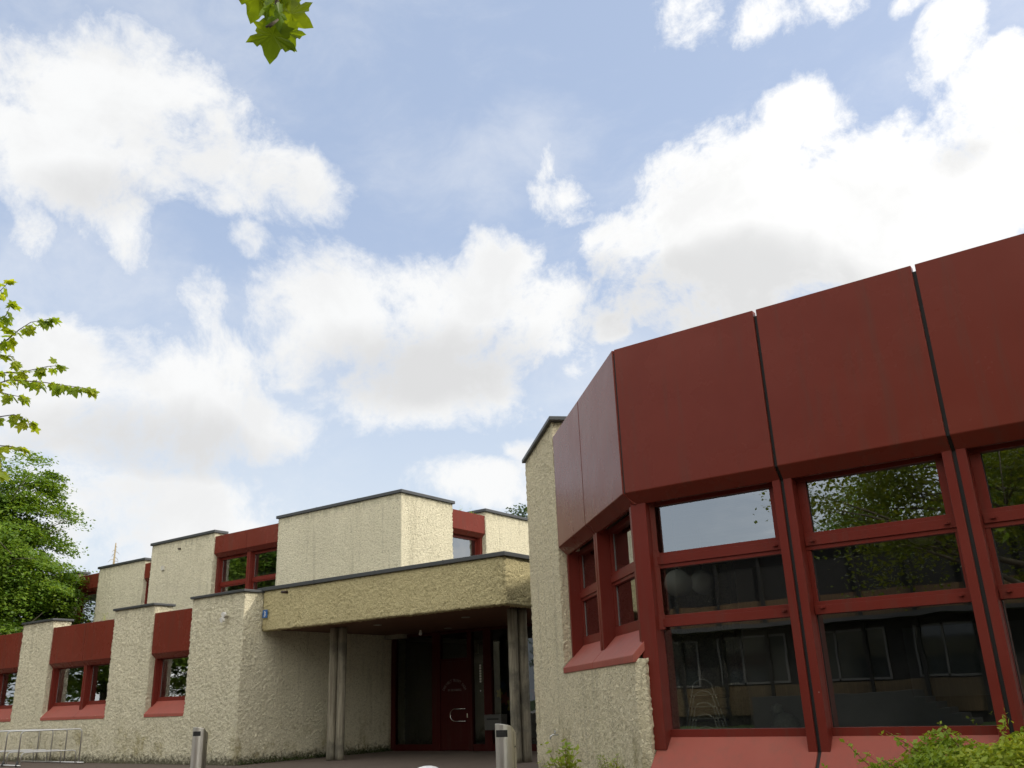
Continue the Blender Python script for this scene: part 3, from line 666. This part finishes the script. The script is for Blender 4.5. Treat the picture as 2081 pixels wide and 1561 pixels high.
# globe lamps
GL = simple('opal_glass', (.62, .60, .53), .35)
def globe(x, y, z, r_, label):
    o = thing('globe_lamp', label, 'lamp', (x, y, z), 0, 'globe lamps under the classroom ceiling')
    MB().lathe([(max(.002, r_*math.sin(a)), -r_*math.cos(a)) for a in np.linspace(.02, math.pi-.02, 18)], (x, y, z), 28).make('globe', GL, o, True)
    MB().tube([(x, y, z+r_-.01), (x, y, 3.42)], .012, 8).make('pendant_rod', COPING, o, True)
globe(-4.976, 10.3, 2.49, .172, 'white globe lamp behind the left large window, nearest the glass')
globe(-5.35, 11.85, 2.66, .172, 'white globe lamp deeper in the classroom, just right of the nearest globe')
globe(-2.2, 10.9, 2.85, .172, 'white globe lamp behind the second large window')
globe(-.6, 10.9, 2.9, .172, 'white globe lamp behind the rightmost large window')
# stacked chairs: chrome loops of the legs show above the sill
CHAIRM = simple('chair_metal', (.92, .89, .78), .25, 0, 1.0)
SEAT = simple('chair_shell', (.05, .035, .02), .5)
def chair(x, y, z, rz, label):
    o = thing('chair', label, 'chair', (x, y, z), rz, 'stacked chairs behind the left large window')
    fr_ = MB()
    prof = [(-.27, -.02, -.62), (-.115, -.02, -.09)]+[(.115*-math.cos(a), -.02, -.09+.10*math.sin(a)) for a in np.linspace(.2, math.pi-.2, 12)]+[(.115, -.02, -.09), (.27, -.02, -.62)]
    fr_.tube(prof, .0085, 8)
    fr_.tube([(-.15, -.02, -.16), (.15, -.02, -.16)], .008, 8)
    fr_.make('leg_frame', CHAIRM, o, True, world=False)
    st_ = MB(); st_.prism([(-.18, -.012), (.18, -.012), (.18, .012), (-.18, .012)], .02, .40, lambda p, q, hh: Vector((p, hh, -.17+q-.03*math.sin(hh*6))))
    st_.make('seat', SEAT, o, world=False, bevel=.006)
for k, lab in enumerate(('topmost chrome legged chair of the stack behind the left large window', 'second chrome legged chair from the top of the window stack', 'middle chrome legged chair of the stack behind the window', 'fourth chrome legged chair from the top of the window stack', 'lowest chrome legged chair of the stack behind the left large window')):
    chair(-4.64+.022*k, 9.98-.05*k, 1.33-.125*k, R(12), lab)
o = thing('stone_figure', 'speckled grey stone figure on the classroom window sill, rounded body and small head', 'figure', (-3.46, 9.28, .78))
STONE = simple('speckled_stone', (.16, .155, .13), .9, var=.5, scale=40, bump=.6, bscale=50)
MB().lathe([(.002, -.10), (.11, -.08), (.155, 0), (.14, .09), (.08, .155), (.03, .175), (.002, .18)], (-3.46, 9.28, .80), 24).make('body', STONE, o, True)
MB().lathe([(.002, -.06), (.05, -.045), (.068, 0), (.05, .05), (.002, .068)], (-3.55, 9.34, 1.0), 20).make('head', STONE, o, True)
MB().box((-4.5, 9.1, .70), (6.7, 9.42, .715)).make('window_board', simple('window_board_grey', (.20, .20, .19), .5), RW)
# tap on the pier
o = thing('water_tap', 'small metal garden tap on the roughcast pier', 'tap', (-7.88, 11.80, .68))
tf = Frame((-7.88, 11.80), (1, -1))
MB().tube([tf(0, .05, .68), tf(0, -.09, .68), tf(0, -.12, .66), tf(0, -.125, .62)], .012, 10).make('spout', GALV, o, True)
MB().tube([tf(0, -.05, .68), tf(0, -.05, .73)], .010, 8).make('stem', GALV, o, True)
MB().tube([tf(-.05, -.05, .735), tf(.05, -.05, .725)], .009, 8).make('tap_handle', GALV, o, True)

# ================================================================== street furniture
def bin_(x, y, rz, label):
    o = thing('litter_bin', label, 'litter bin', (x, y, 0), rz, 'steel litter bins')
    n = 14; H0, H1 = .875, .825; w2, dp = .125, .24
    front = [(-w2+2*w2*i/n, -.055*math.sin(math.pi*i/n)) for i in range(n+1)]
    back = [(w2, dp), (-w2, dp)]
    poly = front+back
    def ztop(px, py): return H1+(H0-H1)*(1-max(0, (px+w2*.6)/(2*w2))**1.6)-.10*max(0, py)/dp
    V = [(px, py, .0) for px, py in poly]+[(px, py, ztop(px, py)) for px, py in poly]; k = len(poly)
    F = [tuple(range(k-1, -1, -1)), tuple(range(k, 2*k))]+[(i, (i+1) % k, (i+1) % k+k, i+k) for i in range(k)]
    bo = mesh('body', V, F, STEEL, o, world=False, bevel=.006)
    sl = MB(); pts = [(px, py-.004) for px, py in front if -.125 < px < .075]
    Vs = [(px, py, z) for z in (.69, .785) for px, py in pts]; kk = len(pts)
    sl.add(Vs, [(i, i+1, i+1+kk, i+kk) for i in range(kk-1)])
    mesh('slot', sl.V, sl.F, BLACK, o, world=False)
    MB().box((.1255, .10, .05), (.1275, .103, .76)).make('door_seam', BLACK, o, world=False)
    MB().tube([(.125, .16, .55), (.132, .16, .55)], .012, 10).make('lock', BLACK, o, world=False)
    return o
bin_(-17.74, 12.55, R(32), 'brushed steel litter bin in front of the cream pillar, left of the canopy')
bin_(-8.33, 11.04, R(22), 'brushed steel litter bin in front of the right concrete columns')
o = thing('bollard', 'white round topped bollard just below the entrance', 'bollard', (-7.10, 8.0, 0))
MB().lathe([(.17, 0), (.17, .38), (.165, .45), (.145, .50), (.10, .526), (.045, .539), (.002, .541)], (-7.10, 8.0, 0), 28).make('post', simple('white_paint', (.8, .8, .78), .5), o, True)
MB().lathe([(.173, .30), (.173, .35)], (-7.10, 8.0, 0), 28).make('band', COPING, o, True)
# bicycle rack
o = thing('bicycle_rack', 'galvanised tube bicycle rack with tall and low hoops against the cream wall', 'bicycle rack', (-25.3, 13.0, 0))
def hoop(p0, p1, hgt, r_):
    p0, p1 = Vector((*p0, 0)), Vector((*p1, 0)); d = p1-p0; L = d.length; d.normalize(); c = .09
    pts = [p0]+[p0+Vector((0, 0, hgt-c))]
    for a in np.linspace(0, math.pi/2, 5)[1:]: pts.append(p0+d*(c-c*math.cos(a))+Vector((0, 0, hgt-c+c*math.sin(a))))
    for a in np.linspace(0, math.pi/2, 5): pts.append(p1-d*(c-c*math.sin(a))+Vector((0, 0, hgt-c+c*math.cos(a))))
    pts.append(p1)
    return MB().tube(pts, r_, 10)
dv = Vector((.72, 1.25))
for k in range(4):
    A = Vector((-25.12-.86*k, 12.40+.06*k)); B_ = A+dv
    hoop(A, B_, .86, .017).make('tall_hoop', GALV, o, True)
    hoop(A+dv*.03+Vector((.07, 0)), B_-dv*.06, .34, .014).make('low_hoop', GALV, o, True)
    bs = MB(); bs.lathe([(.05, 0), (.03, .10), (.02, .14)], (A.x, A.y, 0), 12); bs.make('foot', COPING, o, True)
rl = MB(); rl.tube([(-28.2, 12.62, .03), (-24.9, 12.38, .03)], .02, 8); rl.tube([(-27.6, 13.72, .03), (-24.1, 13.62, .03)], .02, 8); rl.make('base_rail', GALV, o, True)

# ================================================================== vegetation
def leaf_mesh(name, C, N, size, mat, parent, asp=.55, world=True):
    """many small folded leaves: C centres (n,3), N normals (n,3)"""
    C = np.asarray(C, float); N = np.asarray(N, float); n = len(C)
    N /= np.linalg.norm(N, axis=1, keepdims=True)+1e-9
    t = rng.normal(size=(n, 3)); t -= (t*N).sum(1, keepdims=True)*N; t /= np.linalg.norm(t, axis=1, keepdims=True)+1e-9
    b_ = np.cross(N, t); s = (size*(.65+.7*rng.random(n)))[:, None] if np.isscalar(size) else size[:, None]
    V = np.stack([C-t*s*.5, C+b_*s*asp*.5-N*s*.06, C+t*s*.5, C-b_*s*asp*.5-N*s*.06], 1).reshape(-1, 3)
    me = bpy.data.meshes.new(name); me.vertices.add(4*n); me.vertices.foreach_set('co', V.astype(np.float32).ravel())
    me.loops.add(4*n); me.loops.foreach_set('vertex_index', np.arange(4*n, dtype=np.int32))
    me.polygons.add(n); me.polygons.foreach_set('loop_start', np.arange(0, 4*n, 4, dtype=np.int32)); me.polygons.foreach_set('loop_total', np.full(n, 4, np.int32))
    me.update(calc_edges=True); me.validate()
    return link(name, me, mat, parent, world=world)
LEAF_BEECH = leafmat('leaf_beech', (.10, .19, .02), (.20, .29, .035), (.06, .13, .015), .45)
LEAF_PLANE = leafmat('leaf_plane', (.24, .34, .035), (.38, .43, .04), (.16, .25, .025), .6)
LEAF_YARD = leafmat('leaf_yard', (.11, .15, .018), (.17, .19, .02), (.07, .11, .014), .45)
LEAF_SHRUB = leafmat('leaf_shrub', (.27, .37, .04), (.45, .48, .06), (.16, .26, .03), .4)
LEAF_DARK = leafmat('leaf_dark', (.03, .065, .014), (.06, .10, .02), (.025, .05, .012), .3)
def limbs(base, top, r0, spread, nl, sub=4, seed=1, up=.5, ln=None):
    rr = random.Random(seed); mb = MB(); base, top = Vector(base), Vector(top); tips = []
    n = 8; pts = [base.lerp(top, i/n)+Vector((rr.uniform(-1, 1), rr.uniform(-1, 1), 0))*.02*(top-base).length*(0 if i == 0 else 1) for i in range(n+1)]
    mb.tube(pts, [r0*(1-.85*i/n) for i in range(n+1)], 10)
    for k in range(nl):
        f = .28+.68*k/nl; p = base.lerp(top, f); a = k*2.4+rr.uniform(-.4, .4); L = (ln or spread)*(1.05-.6*abs(f-.45))*rr.uniform(.75, 1.1)
        d = Vector((math.cos(a), math.sin(a), up*rr.uniform(.3, 1.2))).normalized()
        q = [p+d*L*t+Vector((0, 0, -.12*L*t*t)) for t in (0, .35, .7, 1)]
        r1 = r0*(1-.8*f)*.5; mb.tube(q, [r1, r1*.7, r1*.4, r1*.15], 6); tips.append(q[-1])
        for j in range(sub):
            t = rr.uniform(.35, .95); s = p+d*L*t; d2 = (d+Vector((rr.uniform(-1, 1), rr.uniform(-1, 1), rr.uniform(-.3, .6)))).normalized(); L2 = L*rr.uniform(.25, .5)
            mb.tube([s, s+d2*L2*.5, s+d2*L2+Vector((0, 0, -.05*L2))], [r1*.4, r1*.25, r1*.06], 5); tips.append(s+d2*L2)
    return mb, tips
def crown_tree(name, label, base, h, cz, rx, rz_, ncl, nleaf, lsize, mat, seed, crot=.45, flat=.28, group=None, clr=.9):
    o = thing(name, label, 'tree', base, 0, group); bx = Vector(base)
    mb, tips = limbs(bx, bx+Vector((0, 0, h*.93)), h*.022, rx, 22, 4, seed)
    mb.make('trunk', BARK, o, True)
    g = np.random.default_rng(seed); C = []; N = []
    for k in range(ncl):
        v = g.normal(size=3); v /= np.linalg.norm(v); rad = g.random()**.42
        wob = 1+.16*math.sin(5*v[0]+2*seed)+.14*math.sin(7*v[2]+3*v[1])
        taper = 1-.35*max(0, v[2])
        c = np.array([bx.x+v[0]*rx*rad*wob*taper, bx.y+v[1]*rx*rad*wob*taper, bx.z+cz+v[2]*rz_*rad*wob])
        s = rx*.17*(clr)*(.6+.8*g.random()); m_ = int(nleaf*(.6+.8*g.random()))
        pts = np.clip(g.normal(size=(m_, 3)), -1.55, 1.55)*np.array([s, s, s*flat])
        out = np.array([v[0], v[1], 0]); pts[:, 2] -= (pts[:, :2] @ out[:2])*.35       # sprays droop outward
        C.append(c+pts); nn = np.array([v[0]*.5, v[1]*.5, 1.0])+g.normal(size=(m_, 3))*crot; N.append(nn)
    leaf_mesh('crown', np.concatenate(C), np.concatenate(N), lsize, mat, o)
    return o
crown_tree('broadleaf_tree', 'dense bright green broadleaf tree beside the left end of the building', (-38.9, 16.9, 0), 10.3, 6.1, 3.75, 4.75, 560, 330, .15, LEAF_BEECH, 3, clr=.72)
crown_tree('bush', 'bright yellow green bush behind the leftmost pillar', (-36.4, 15.6, 0), 4.6, 3.0, 1.5, 1.6, 70, 120, .14, LEAF_SHRUB, 5)
crown_tree('evergreen_tree', 'dark green tree top peeping over the roof left of the pier', (-28.8, 40, 0), 10.9, 6.9, 3.2, 4.3, 160, 150, .2, LEAF_DARK, 9)
# bare conifer top far behind
o = thing('bare_conifer', 'distant leafless conifer top above the roof', 'tree', (-78.4, 45, 0))
mb = MB(); mb.tube([(-78.4, 45, 0), (-78.4, 45, 10), (-78.45, 45, 16.2)], [.3, .2, .05], 8)
for k in range(34):
    z = 15.9-k*.17; a = k*2.4; L = .25+.075*k*.55
    mb.tube([(-78.4, 45, z), (-78.4+math.cos(a)*L*.6, 45+math.sin(a)*L*.6, z-.08), (-78.4+math.cos(a)*L, 45+math.sin(a)*L, z-.45*L-.1)], [.03, .02, .008], 5)
mb.make('trunk', simple('dead_wood', (.30, .24, .15), .9), o, True)

# plane trees: lobed leaves
def plane_leaf():
    P = [(0, 0), (.10, -.10), (.30, -.13), (.42, -.02), (.62, -.02), (.47, .14), (.50, .25), (.44, .31), (.62, .42), (.74, .62), (.52, .60), (.40, .70), (.34, .60), (.27, .66), (.19, .88), (.0, 1.12)]
    P += [(-x, y) for x, y in P[-2:0:-1]]
    return P
PL = plane_leaf()
def add_leaf(V, F, pos, axis, nrm, size, curl=.18, fold=.12):
    axis = Vector(axis).normalized(); nrm = Vector(nrm); nrm = (nrm-axis*nrm.dot(axis)).normalized(); side = axis.cross(nrm)
    o = len(V); pos = Vector(pos)
    V.append(pos+axis*size*.3)
    for x, y in PL:
        V.append(pos+side*x*size+axis*y*size+nrm*size*(-curl*(y*y)-fold*abs(x)*1.2+.05*math.sin(9*x+5*y)))
    n = len(PL)
    for i in range(n): F.append((o, o+1+i, o+1+(i+1) % n))
def leafy_branches(parent, branches, size, every, mat, seed, twig_r=.006):
    rr = random.Random(seed); V = []; F = []; tw = MB()
    for br in branches:
        pts = [Vector(p) for p in br]; tw.tube(pts, [twig_r*(2.2-1.7*i/(len(pts)-1)) for i in range(len(pts))], 6)
        acc = 0
        for a, b_ in zip(pts, pts[1:]):
            L = (b_-a).length; t = every-acc
            while t < L:
                p = a.lerp(b_, t/L); d = (b_-a).normalized()
                for _ in range(rr.choice((1, 2, 2, 3))):
                    ax = (d*rr.uniform(.1, .9)+Vector((rr.uniform(-1, 1), rr.uniform(-1, 1), rr.uniform(-1.0, .25)))).normalized()
                    st = p+ax*size*rr.uniform(.2, .5); tw.tube([p, st], twig_r*.35, 4)
                    add_leaf(V, F, st, ax+Vector((0, 0, -.35)), Vector((rr.uniform(-.7, .7), rr.uniform(-.7, .7), 1)), size*rr.uniform(.55, 1.1), rr.uniform(0, .35), rr.uniform(0, .25))
                t += every
            acc = (acc+L) % every
        for _ in range(3):
            ax = ((pts[-1]-pts[-2]).normalized()+Vector((rr.uniform(-.7, .7), rr.uniform(-.7, .7), rr.uniform(-.8, .1)))).normalized()
            add_leaf(V, F, pts[-1], ax, Vector((rr.uniform(-.7, .7), rr.uniform(-.7, .7), 1)), size*rr.uniform(.6, 1.0), .2, .15)
    return V, F, tw
def at(x, y, dep): return Vector((0, 0, CAMZ))+(CF*F_PX+CR*(x-IW/2)-CU*(y-IH/2))*(dep/F_PX)
# tree standing left of the view; only branch tips reach in
PA = thing('plane_tree', 'plane tree at the left edge, its lobed leaf branches reaching in against the clouds', 'tree', (-16.6, 2.6, 0), 0, 'plane trees')
root = Vector((-16.6, 2.6, 0))
mb, tips = limbs(root, root+Vector((0, 0, 10.5)), .24, 2.6, 16, 3, 21)
def grow(pxs, dep, wig=.06, seed=0):
    rr = random.Random(seed); out = []
    for (x, y) in pxs: out.append(at(x, y, dep)+Vector((rr.uniform(-wig, wig), rr.uniform(-wig, wig), 0)))
    return out
BR = [grow([(-130, 850), (-60, 800), (20, 772), (80, 776), (130, 782), (185, 792)], 12.2, .05, 1),
      grow([(-120, 790), (-40, 730), (10, 690), (40, 672), (60, 655), (105, 650)], 12.4, .05, 2),
      grow([(-110, 740), (-50, 660), (0, 600), (14, 572)], 12.0, .05, 3),
      grow([(-100, 800), (-10, 760), (50, 755), (90, 745), (125, 745)], 12.6, .05, 4),
      grow([(-100, 870), (-20, 848), (20, 842), (70, 858)], 12.1, .05, 5),
      grow([(-90, 900), (-30, 905), (20, 905), (45, 912)], 12.3, .05, 6),
      grow([(-70, 870), (-20, 900), (2, 930), (8, 960)], 11.8, .05, 7),
      grow([(-90, 790), (-20, 790), (20, 800), (45, 810)], 12.0, .05, 8),
      grow([(-90, 690), (-30, 660), (15, 640), (25, 625)], 12.2, .05, 9),
      grow([(-90, 740), (-30, 720), (20, 725), (35, 740)], 12.2, .05, 10)]
for br in BR:
    mb.tube([root+Vector((0, 0, 3.2+random.random()*2)), br[0].lerp(root+Vector((0, 0, 5)), .5)+Vector((0, 0, .4)), br[0]], [.09, .05, .02], 7)
mb.make('trunk', BARK, PA, True)
V, F, tw = leafy_branches(PA, BR, .14, .085, LEAF_PLANE, 31)
tw.make('twig', BARK, PA, True)
mesh('foliage', V, F, LEAF_PLANE, PA)
g = np.random.default_rng(5); C = []; N = []
for tp in tips:
    if tp.x+tp.y*2.0 > -9.8: continue
    C.append(np.array(tp)+g.normal(size=(160, 3))*.38); N.append(np.array([0, 0, 1.0])+g.normal(size=(160, 3))*.5)
leaf_mesh('crown', np.concatenate(C), np.concatenate(N), .15, LEAF_PLANE, PA, .9)
# plane tree behind the viewer: seen in the window glass, one twig hangs into the top of the view
PB = thing('plane_tree', 'plane tree whose close leafy twig hangs into the top of the view', 'tree', (-2.4, -7.2, 0), 0, 'plane trees')
root = Vector((-2.4, -7.2, 0))
mb, tips = limbs(root, root+Vector((.2, 0, 9.5)), .26, 4.6, 26, 5, 22, .45)
tw0 = at(560, -210, 3.1); tw1 = at(563, 20, 3.1)
mb.tube([root+Vector((0, 0, 5.2)), root+Vector((.9, 3.4, 6.6)), root+Vector((1.7, 6.8, 6.3)), at(620, -700, 3.4), tw0], [.11, .07, .045, .014, .007], 8)
mb.make('trunk', BARK, PB, True)
C = []; N = []; g = np.random.default_rng(6)
for tp in tips:
    m_ = 260
    C.append(np.array(tp)+g.normal(size=(m_, 3))*np.array([.55, .55, .3])); N.append(np.array([0, 0, 1.0])+g.normal(size=(m_, 3))*.6)
for k in range(46):
    a_ = g.random()*6.28; q_ = .8+3.6*g.random()**.6
    C.append(np.array([root.x+q_*math.cos(a_), root.y+q_*math.sin(a_), 3.6+3.2*g.random()])+g.normal(size=(150, 3))*np.array([.5, .5, .3])); N.append(np.array([0, 0, 1.0])+g.normal(size=(150, 3))*.6)
leaf_mesh('crown', np.concatenate(C), np.concatenate(N), .10, LEAF_YARD, PB, .9)
V = []; F = []
UPV = CU; RT = CR
def hang(px, py, sz, ang, tilt, yaw_, dep=3.1, curl=.15, fold=.12):
    a = R(ang); ax = (RT*math.sin(a)-UPV*math.cos(a))+CF*tilt
    nr = -CF+RT*yaw_+UPV*.25
    add_leaf(V, F, at(px, py, dep), ax, nr, sz, curl, fold)
hang(556, 50, .118, -8, .12, .25, 3.05, .06, .10)
hang(580, 52, .082, 16, .1, -.3, 3.07, .08, .1)
hang(578, 20, .105, 58, -.2, -.5, 3.18, .2, .22)
hang(532, -25, .115, -22, .2, .5, 3.12, .1, .2)
hang(545, -30, .10, 8, .3, .6, 3.15, .1, .2)
hang(552, 8, .07, -80, .4, .2, 3.0, .3, .3)
hang(563, 12, .085, 12, .5, 1.6, 3.02, .1, .3)
hang(565, -15, .085, 60, -.3, -.4, 3.2, .2, .2)
hang(612, -42, .07, 0, .1, 1.5, 3.2, .1, .3)
twg = MB(); twg.tube([tw0, at(558, -80, 3.1), at(562, 0, 3.1), at(565, 45, 3.08)], [.006, .005, .004, .002], 8)
for q in ((545, -60, 535, -30), (560, 0, 553, 50), (562, 10, 577, 55), (560, -10, 575, 22)): twg.tube([at(q[0], q[1], 3.1), at(q[2], q[3], 3.08)], .0022, 6)
for q in (548, 541): twg.tube([at(565, 40, 3.03), at(q, 55, 3.0)], .004, 5)
twg.make('twig', BARK, PB, True)
mesh('foliage', V, F, leafmat('leaf_plane_near', (.11, .20, .012), (.33, .39, .016), (.08, .15, .012), .55), PB)

# shrubs in front of the right wing and small plants at the pier
def shrub(name, label, base, rx, ry, h, n, size, mat, seed, stems=()):
    o = thing(name, label, 'shrub', base, 0); g = np.random.default_rng(seed)
    C = []; N = []; k = 0
    while k < n:
        m_ = 600; th = g.random(m_)*6.283; r_ = np.sqrt(g.random(m_))
        top = (1-.55*r_**3.2)*(1+.10*np.sin(5*th+seed)*r_+.07*np.sin(13*r_*np.cos(th)+1)+.07*np.sin(11*r_*np.sin(th)))
        dep = np.abs(g.normal(size=m_))*.16
        C.append(np.array(base)+np.stack([r_*np.cos(th)*rx, r_*np.sin(th)*ry, np.maximum(.02, (top-dep))*h], 1))
        N.append(np.stack([r_*np.cos(th)*.7, r_*np.sin(th)*.7, np.ones(m_)], 1)+g.normal(size=(m_, 3))*.6); k += m_
    st = MB(); rr = random.Random(seed); b0 = Vector(base)
    for j in range(26):
        a = rr.uniform(0, 6.28); t = rr.uniform(.4, .9); st.tube([b0, b0+Vector((math.cos(a)*rx*t*.6, math.sin(a)*ry*t*.6, h*.6)), b0+Vector((math.cos(a)*rx*t, math.sin(a)*ry*t, h*rr.uniform(.75, .98)))], [.012, .007, .003], 5)
    for pts in stems:
        P_ = [Vector(p) for p in pts]; st.tube(P_, [.004, .003, .0015][:len(P_)] if len(P_) == 3 else .003, 5)
        for a_, b_ in zip(P_, P_[1:]):
            for t in np.linspace(.1, 1, 7):
                q = a_.lerp(b_, t); C.append(np.array(q)[None]+g.normal(size=(3, 3))*.018); N.append(g.normal(size=(3, 3))+np.array([0, 0, .6]))
    st.make('stem', simple('red_twig', (.12, .05, .03), .8), o, True)
    leaf_mesh('foliage', np.concatenate(C), np.concatenate(N), size, mat, o, .6)
    return o
sb = (-.98, 7.05, .0)
shrub('shrub', 'bright green shrub with arching shoots under the right windows', sb, 1.35, .85, .82, 34000, .040, LEAF_SHRUB, 11,
      [((-1.7, 6.9, .5), (-1.98, 6.85, .66), (-2.12, 6.8, .83)), ((-1.5, 7, .6), (-1.7, 6.95, .78), (-1.86, 6.9, .9)), ((-1.1, 7, .6), (-1.12, 6.95, .85), (-1.1, 6.9, 1.0)), ((-1.3, 7, .6), (-1.42, 6.95, .80), (-1.5, 6.9, .94)), ((-.9, 7, .6), (-.8, 6.95, .82), (-.72, 6.9, .93)), ((-1.8, 6.9, .45), (-2.1, 6.85, .55), (-2.3, 6.8, .66)), ((-1.6, 6.95, .55), (-1.85, 6.9, .62), (-2.0, 6.85, .75))])
def leafy_plant(name, label, base, h, spread, nst, lsz, seed, mat, asp):
    o = thing(name, label, 'plant', base, 0); rr = random.Random(seed); b0 = Vector(base); st = MB(); C = []; N = []
    for k in range(nst):
        a = rr.uniform(0, 6.28); s = rr.uniform(.2, 1)*spread; hh = h*rr.uniform(.6, 1.0); tip = b0+Vector((math.cos(a)*s, math.sin(a)*s, hh)); midp = b0.lerp(tip, .5)+Vector((0, 0, .08*h))
        st.tube([b0, midp, tip], [.006, .004, .0015], 5)
        for t in np.linspace(.3, 1, 9):
            q = b0.lerp(midp, t*2) if t < .5 else midp.lerp(tip, t*2-1)
            for _ in range(2): C.append(np.array(q)+np.array([rr.gauss(0, 1), rr.gauss(0, 1), rr.gauss(0, .4)])*lsz*.45); N.append([rr.gauss(0, .6), rr.gauss(0, .6)-.2, 1])
    st.make('stem', MATS['red_twig'], o, True)
    leaf_mesh('leaves', np.array(C), np.array(N), lsz, mat, o, asp)
leafy_plant('young_shrub', 'young green shrub with broad leaves below the tap', (-6.35, 9.65, 0), .70, .24, 20, .085, 3, LEAF_SHRUB, .45)
leafy_plant('grassy_plant', 'fine leaved green plant at the foot of the pier, right of the tap', (-5.50, 9.25, 0), .58, .16, 34, .06, 4, LEAF_SHRUB, .18)
# weeds along the foot of the entrance wall
g = np.random.default_rng(12); n = 900
xx = g.random(n); C = np.stack([XP+.04+np.abs(g.normal(size=n))*.05, YL+.05+xx*5.0, np.abs(g.normal(size=n))*.05], 1)
structure(leaf_mesh('roof_weeds', WEEDS, rng.normal(size=WEEDS.shape), .06, LEAF_SHRUB, None, .25), 'stuff', 'sparse weeds sprouting on the roof edges')
structure(leaf_mesh('moss', C, g.normal(size=(n, 3))+np.array([.5, 0, .8]), .05, leafmat('moss_leaf', (.03, .05, .01), (.06, .09, .015), (.02, .03, .01), .2), None), 'stuff', 'dark green moss and weeds along the foot of the entrance side wall')

# ================================================================== across the yard (seen in the glass)
OB = thing('timber_pavilion', 'timber clad two storey house with pale window frames mirrored in the windows', 'building', (-14, -16, 0))
YO = -15.0
ow = MB(); ow.box((-34, YO-6, 0), (4, YO, 6.3)); ow.make('wall', simple('dark_render', (.018, .017, .016), .9), OB)
proto = crown_tree('yard_tree', 'broadleaf tree of the row beyond the yard, mirrored in the glass', (-52, -9, 0), 12, 7.2, 4.6, 5.6, 200, 170, .26, LEAF_BEECH, 17, group='trees beyond the yard')
for x, y, k_ in ((-58, -1, 1.4), (-60, 8, 1.4), (-46, -15, 1.25), (-50, -4, 1.2), (-56, 3, 1.3), (-38, -24, .95), (-66, -10, 1.2), (-54, -20, 1.1), (8, -20, 1), (14, -10, .9), (-30, -26, .68), (-4, -25, 1.05), (18, -1, 1), (-11, -26, .8), (24, 6, 1)):
    c = proto.copy(); COL.objects.link(c); c.location = (x, y, 0); c.rotation_euler.z = x*1.7; c.scale = (k_, k_, k_)
    for ch in list(proto.children):
        k = ch.copy(); COL.objects.link(k); k.parent = c
MB().box((-34, YO, 3.55), (4, YO+.06, 4.35)).make('timber_band', TIMBER, OB)
MB().box((-34, YO, .35), (4, YO+.06, 1.35)).make('timber_apron', BAMBOO, OB)
MB().box((-34.3, YO-.5, 3.35), (4.3, YO+.9, 3.50)).make('eaves', simple('pale_eaves', (.06, .06, .058), .6), OB)
MB().box((-34.3, YO-6.3, 6.3), (4.3, YO+.5, 6.45)).make('roof', COPING, OB)
for xx in np.arange(-33.6, 4, 1.75):
    MB().box((xx, YO+.06, .3), (xx+.11, YO+.16, 6.2)).make('post', MATS['dark_render'], OB)
simple('step_dark', (.075, .073, .068), .9, var=.3, scale=4)
for k in range(6): MB().box((-7.6+.32*k, YO+1.0, 0), (-7.28+.32*k, YO+2.4, 1.0-.165*k)).make('step', MATS['step_dark'], OB)
MB().box((-12.5, YO+1.0, 0), (-7.6, YO+2.4, 1.0)).make('landing', MATS['step_dark'], OB)
PALE = simple('pale_frame', (.13, .125, .115), .5)
for x0 in (-32, -28.5, -25, -21.5, -18, -14.5, -11, -7.5, -4, -.5):
    for z0, z1 in ((1.4, 3.1),):
        f_ = MB(); w_ = 2.6
        for q in ((x0, x0+.07, z0, z1), (x0+w_-.07, x0+w_, z0, z1), (x0+.9, x0+.97, z0, z1), (x0+.07, x0+w_-.07, z0, z0+.07), (x0+.07, x0+w_-.07, z1-.07, z1)):
            f_.box((q[0], YO+.0, q[2]), (q[1], YO+.07, q[3]))
        wn = f_.make('window', PALE, OB)
        mesh('pane', [(x0+w_-.07, YO+.02, z0+.07), (x0+.07, YO+.02, z0+.07), (x0+.07, YO+.02, z1-.07), (x0+w_-.07, YO+.02, z1-.07)], [(0, 1, 2, 3)], simple('pane_dark', (.03, .035, .035), .05) if 'pane_dark' not in MATS else MATS['pane_dark'], wn)
